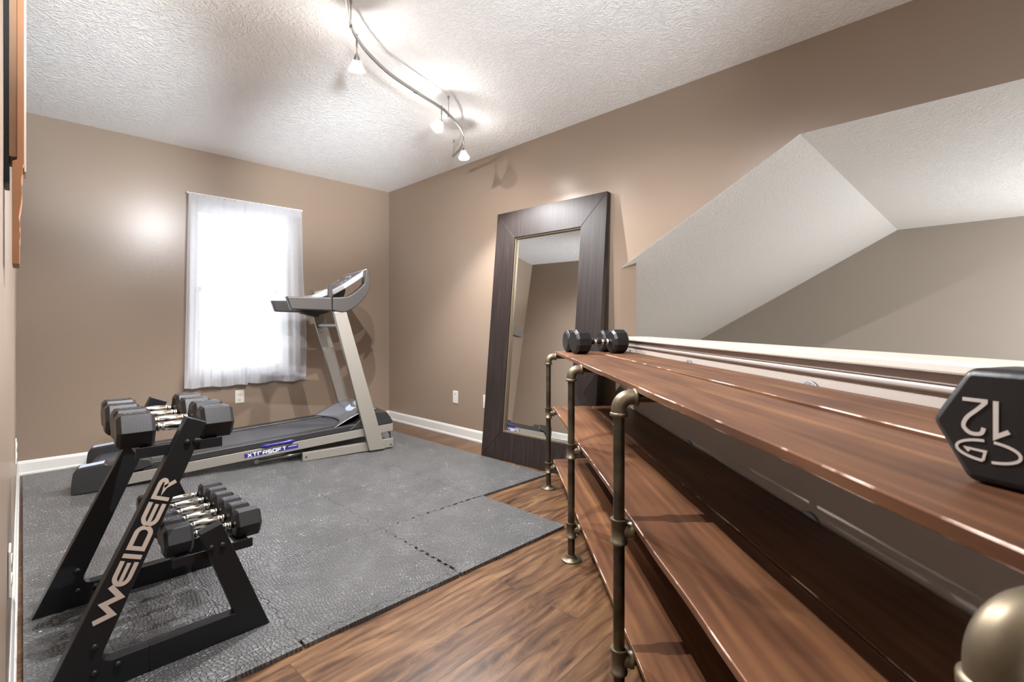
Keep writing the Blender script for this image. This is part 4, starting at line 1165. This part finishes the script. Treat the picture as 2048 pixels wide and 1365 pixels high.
# the print sits on the near face
org = Vector((-.1198, 0, 0)); U = Vector((0, -1, 0)); V = Vector((0, 0, 1)); Nn = Vector((-1, 0, 0))
def smooth2(pts, k=4):
    out = []
    n = len(pts)
    for i in range(n-1):
        p0 = pts[max(i-1, 0)]; p1 = pts[i]; p2 = pts[i+1]; p3 = pts[min(i+2, n-1)]
        for j in range(k):
            t = j/k
            out.append(tuple(.5*((2*p1[a])+(-p0[a]+p2[a])*t+(2*p0[a]-5*p1[a]+4*p2[a]-p3[a])*t*t+(-p0[a]+3*p1[a]-3*p2[a]+p3[a])*t**3) for a in (0, 1)))
    out.append(pts[-1]); return out
two = [(-.0150, .0245), (-.0222, .0162), (-.0301, .0079), (-.0333, .0011), (-.033, -.0035), (-.0286, -.0076), (-.0229, -.0081), (-.0186, -.0060), (-.0172, -.0010)]
m = MB()
m.ribbon([(-.0345, .0250), (-.0140, .0250)], .0036, org, U, V, Nn)
m.ribbon(smooth2(two), .0036, org, U, V, Nn, lift=.0008)
m.ribbon([(-.0078, .0262), (-.0078, -.0078), (.0020, -.0012)], .0042, org, U, V, Nn)
ell = lambda a0, a1, n=26: arc(-.0145, -.0232, .0250, .0098, a0, a1, n)
m.ribbon(ell(95, 262), .0026, org, U, V, Nn)
m.ribbon(ell(278, 438), .0026, org, U, V, Nn)
m.ribbon([(-.0176, -.0325), (-.0158, -.0238), (-.0315, -.0232), (-.0290, -.0262)], .0024, org, U, V, Nn, lift=.0008)
m.build('printed_mark', logo_grey, nh)

# ------------------------------------------------------------------ track lights
ZR = 2.340
rail = [(-2.35, -3.65), (-2.08, -3.12), (-1.871, -2.78), (-1.769, -2.625), (-1.703, -2.553), (-1.60, -2.473), (-1.418, -2.375), (-1.172, -2.298), (-.981, -2.244), (-.903, -2.208), (-.78, -2.140), (-.676, -2.065), (-.591, -1.975), (-.509, -1.860), (-.448, -1.735), (-.415, -1.625)]
tr = empty('track_light', (-1.172, -2.298, ZR), 0, 'curved brushed nickel track light with glass cone heads under the ceiling', 'track light')
def sm3(pts, k=5): return smooth2(pts, k)
rp = sm3(rail, 5)
m = MB(); n = len(rp); vs = []; fs = []
for i, (x, y) in enumerate(rp):
    a = Vector(rp[max(i-1, 0)]); b = Vector(rp[min(i+1, n-1)]); d = (b-a).normalized(); nn = Vector((-d.y, d.x))*.0032
    for s, z in ((-1, -.0085), (1, -.0085), (1, .0085), (-1, .0085)):
        vs.append((x+nn.x*s+1.172, y+nn.y*s+2.298, z))
for i in range(n-1):
    for k in range(4):
        a = i*4+k; b = i*4+(k+1) % 4; fs.append((a, b, b+4, a+4))
m.add(vs, fs); m.build('rail', nickel, tr)
def near_dir(x, y):
    i = min(range(n), key=lambda k: (rp[k][0]-x)**2+(rp[k][1]-y)**2)
    return Vector(rp[i])
for (x, y) in ((-1.769, -2.625), (-.903, -2.208), (-.427, -1.66), (-2.3, -3.55)):
    m = MB(); X, Y = x+1.172, y+2.298
    m.tube([(X, Y, -.012), (X, Y, CH-ZR-.001)], .0022, 8)
    m.lathe([(0, .0065), (.018, .0065), (.022, .003)], (X, Y, -.016), (0, 0, 1), 12)
    m.lathe([(0, .004), (.012, .0065), (.0215, .0065)], (X, Y, CH-ZR-.0225), (0, 0, 1), 12)
    m.build('standoff', nickel, tr)
m = MB(); X, Y = -1.215+1.172, -2.309+2.298; m.box(X-.014, X+.014, Y-.0045, Y+.0045, -.0085, .0085, ); m.build('rail_joint', nickel, tr)
def head(x, y, d, label, drop=.076, k=1.0):
    d = Vector(d).normalized(); o = Vector((x+1.172, y+2.298, 0)); p = Vector((0, 0, -drop))
    m = MB(); m.lathe([(-.044, .0035), (-.040, .0048), (-.0095, .0048)], (0, 0, 0), (0, 0, 1), 12)
    m.lathe([(.0090, .0048), (.014, .0048), (.017, .003)], (0, 0, 0), (0, 0, 1), 12); m.tube([(0, 0, -.042), (0, 0, -drop)], .0018, 8)
    h = m.build('lamp_head', nickel, tr); h.location = o; h['label'] = label
    m = MB(); m.lathe([(-.004, .003), (.004, .009), (.024, .0165)], p, d, 18); m.tube([p+Vector((0, 0, .002)), p+d.orthogonal().normalized()*.028], .0012, 6); m.build('socket_cup', nickel, h)
    m = MB(); m.lathe([(.008, .0105), (.028, .0185), (.050, .0285), (.072, .0385)], p, d, 36, cap=False); shd = m.build('glass_shade', shade_mat, h, fix=False)
    s = shd.modifiers.new('thick', 'SOLIDIFY'); s.thickness = .0016
    m = MB(); m.lathe([(.024, .002), (.027, .004), (.042, .004), (.045, .002)], p, d, 14); m.build('halogen_capsule', bulb_mat, h)
    l = bpy.data.lights.new('halogen_light', 'SPOT'); l.energy = LAMP_W*9*k; l.color = WARM; l.shadow_soft_size = .009
    l.spot_size = math.radians(140); l.spot_blend = .3
    lo = bpy.data.objects.new('halogen_light', l); COL.objects.link(lo); lo.parent = h
    lo.location = p+d*.052; lo.rotation_euler = d.to_track_quat('-Z', 'Y').to_euler()
    l2 = bpy.data.lights.new('capsule_light', 'POINT'); l2.energy = LAMP_W*0.6*k; l2.color = WARM; l2.shadow_soft_size = .008
    lo2 = bpy.data.objects.new('capsule_light', l2); COL.objects.link(lo2); lo2.parent = h; lo2.location = p+d*.052
    return h
head(-1.703, -2.553, (.28, .54, -.79), 'glass cone head seen from behind, aimed at the window', k=1.25)
head(-.985, -2.245, (-.55, -.15, -.75), 'glass cone head tipped to the left', k=1.5)
head(-.591, -1.975, (-.08, -.20, -.95), 'glass cone head pointing down at the rail end', k=1.3)
head(-2.245, -3.435, (.35, .1, -.85), 'glass cone head above the shelf, out of the picture', k=1.6)

# ------------------------------------------------------------------ added fill lamps, out of view
def globe(loc, top, label, power, r=.13):
    t = empty('added_fill_globe', (loc[0], loc[1], top), 0, label, 'ceiling lamp')
    MB().lathe([(0, .06), (-.018, .06), (-.022, .05)], (0, 0, -.0006), (0, 0, 1), 32).build('canopy', nickel, t)
    zc = loc[2]-top
    MB().tube([(0, 0, -.02), (0, 0, zc+r-.002)], .006, 10).build('stem', nickel, t)
    MB().lathe([(-r*math.cos(PI*i/16), r*math.sin(PI*i/16)+1e-4) for i in range(17)], (0, 0, zc), (0, 0, 1), 32, cap=False).build('glass_globe', globe_mat, t)
    l = bpy.data.lights.new('fill_globe_light', 'POINT'); l.shadow_soft_size = r*.7; l.energy = power; l.color = (.95, .98, 1)
    lo = bpy.data.objects.new('fill_globe_light', l); COL.objects.link(lo); lo.parent = t; lo.location = (0, 0, zc)
globe((-2.05, -5.35, 2.12), CH, 'added fill globe lamp hanging unseen behind the camera', CEIL_W)
globe((2.3, -6.1, .9), 1.984, 'added fill globe lamp hanging unseen over the stairs', CEIL2_W)

# added floor lamp, unseen: fill light thrown on the ceiling
t = empty('added_fill_torchiere', (-2.60, -5.16, 0.0005), 0, 'added fill lamp throwing light on the ceiling, unseen behind the camera', 'added fill lamp')
MB().lathe([(0, .13), (.012, .13), (.02, .11), (.024, .02)], (0, 0, 0), (0, 0, 1), 32).build('base', nickel, t)
MB().tube([(0, 0, .02), (0, 0, 1.15)], .011, 12).build('pole', nickel, t)
MB().lathe([(1.15, .012), (1.17, .05), (1.20, .10), (1.22, .14), (1.22, .136), (1.202, .096), (1.174, .046), (1.16, .0)], (0, 0, 0), (0, 0, 1), 36, cap=False).build('bowl_shade', nickel, t)
l = bpy.data.lights.new('fill_uplight', 'SPOT'); l.energy = UP_W; l.color = (.93, .97, 1); l.spot_size = math.radians(150); l.spot_blend = .8; l.shadow_soft_size = .05
lo = bpy.data.objects.new('fill_uplight', l); COL.objects.link(lo); lo.parent = t; lo.location = (0, 0, 1.25); lo.rotation_euler = (PI, 0, 0)
for tgt, k, size in (((-2.50, -.30, CH-.02), 1.7, 21), ((-.80, -.30, CH-.12), 2.0, 20), ((-.45, -2.6, CH), .38, 46)):  # added spots that brighten the far ceiling
    l = bpy.data.lights.new('fill_ceiling_beam', 'SPOT'); l.energy = BEAM_W*k; l.color = (.88, .95, 1); l.spot_size = math.radians(size); l.spot_blend = 1.0; l.shadow_soft_size = .12
    lo = bpy.data.objects.new('fill_ceiling_beam', l); COL.objects.link(lo); lo.parent = t; lo.location = (0, 0, 1.27)
    lo.rotation_euler = (Vector(tgt)-Vector((-2.60, -5.16, 1.27))).to_track_quat('-Z', 'Y').to_euler()
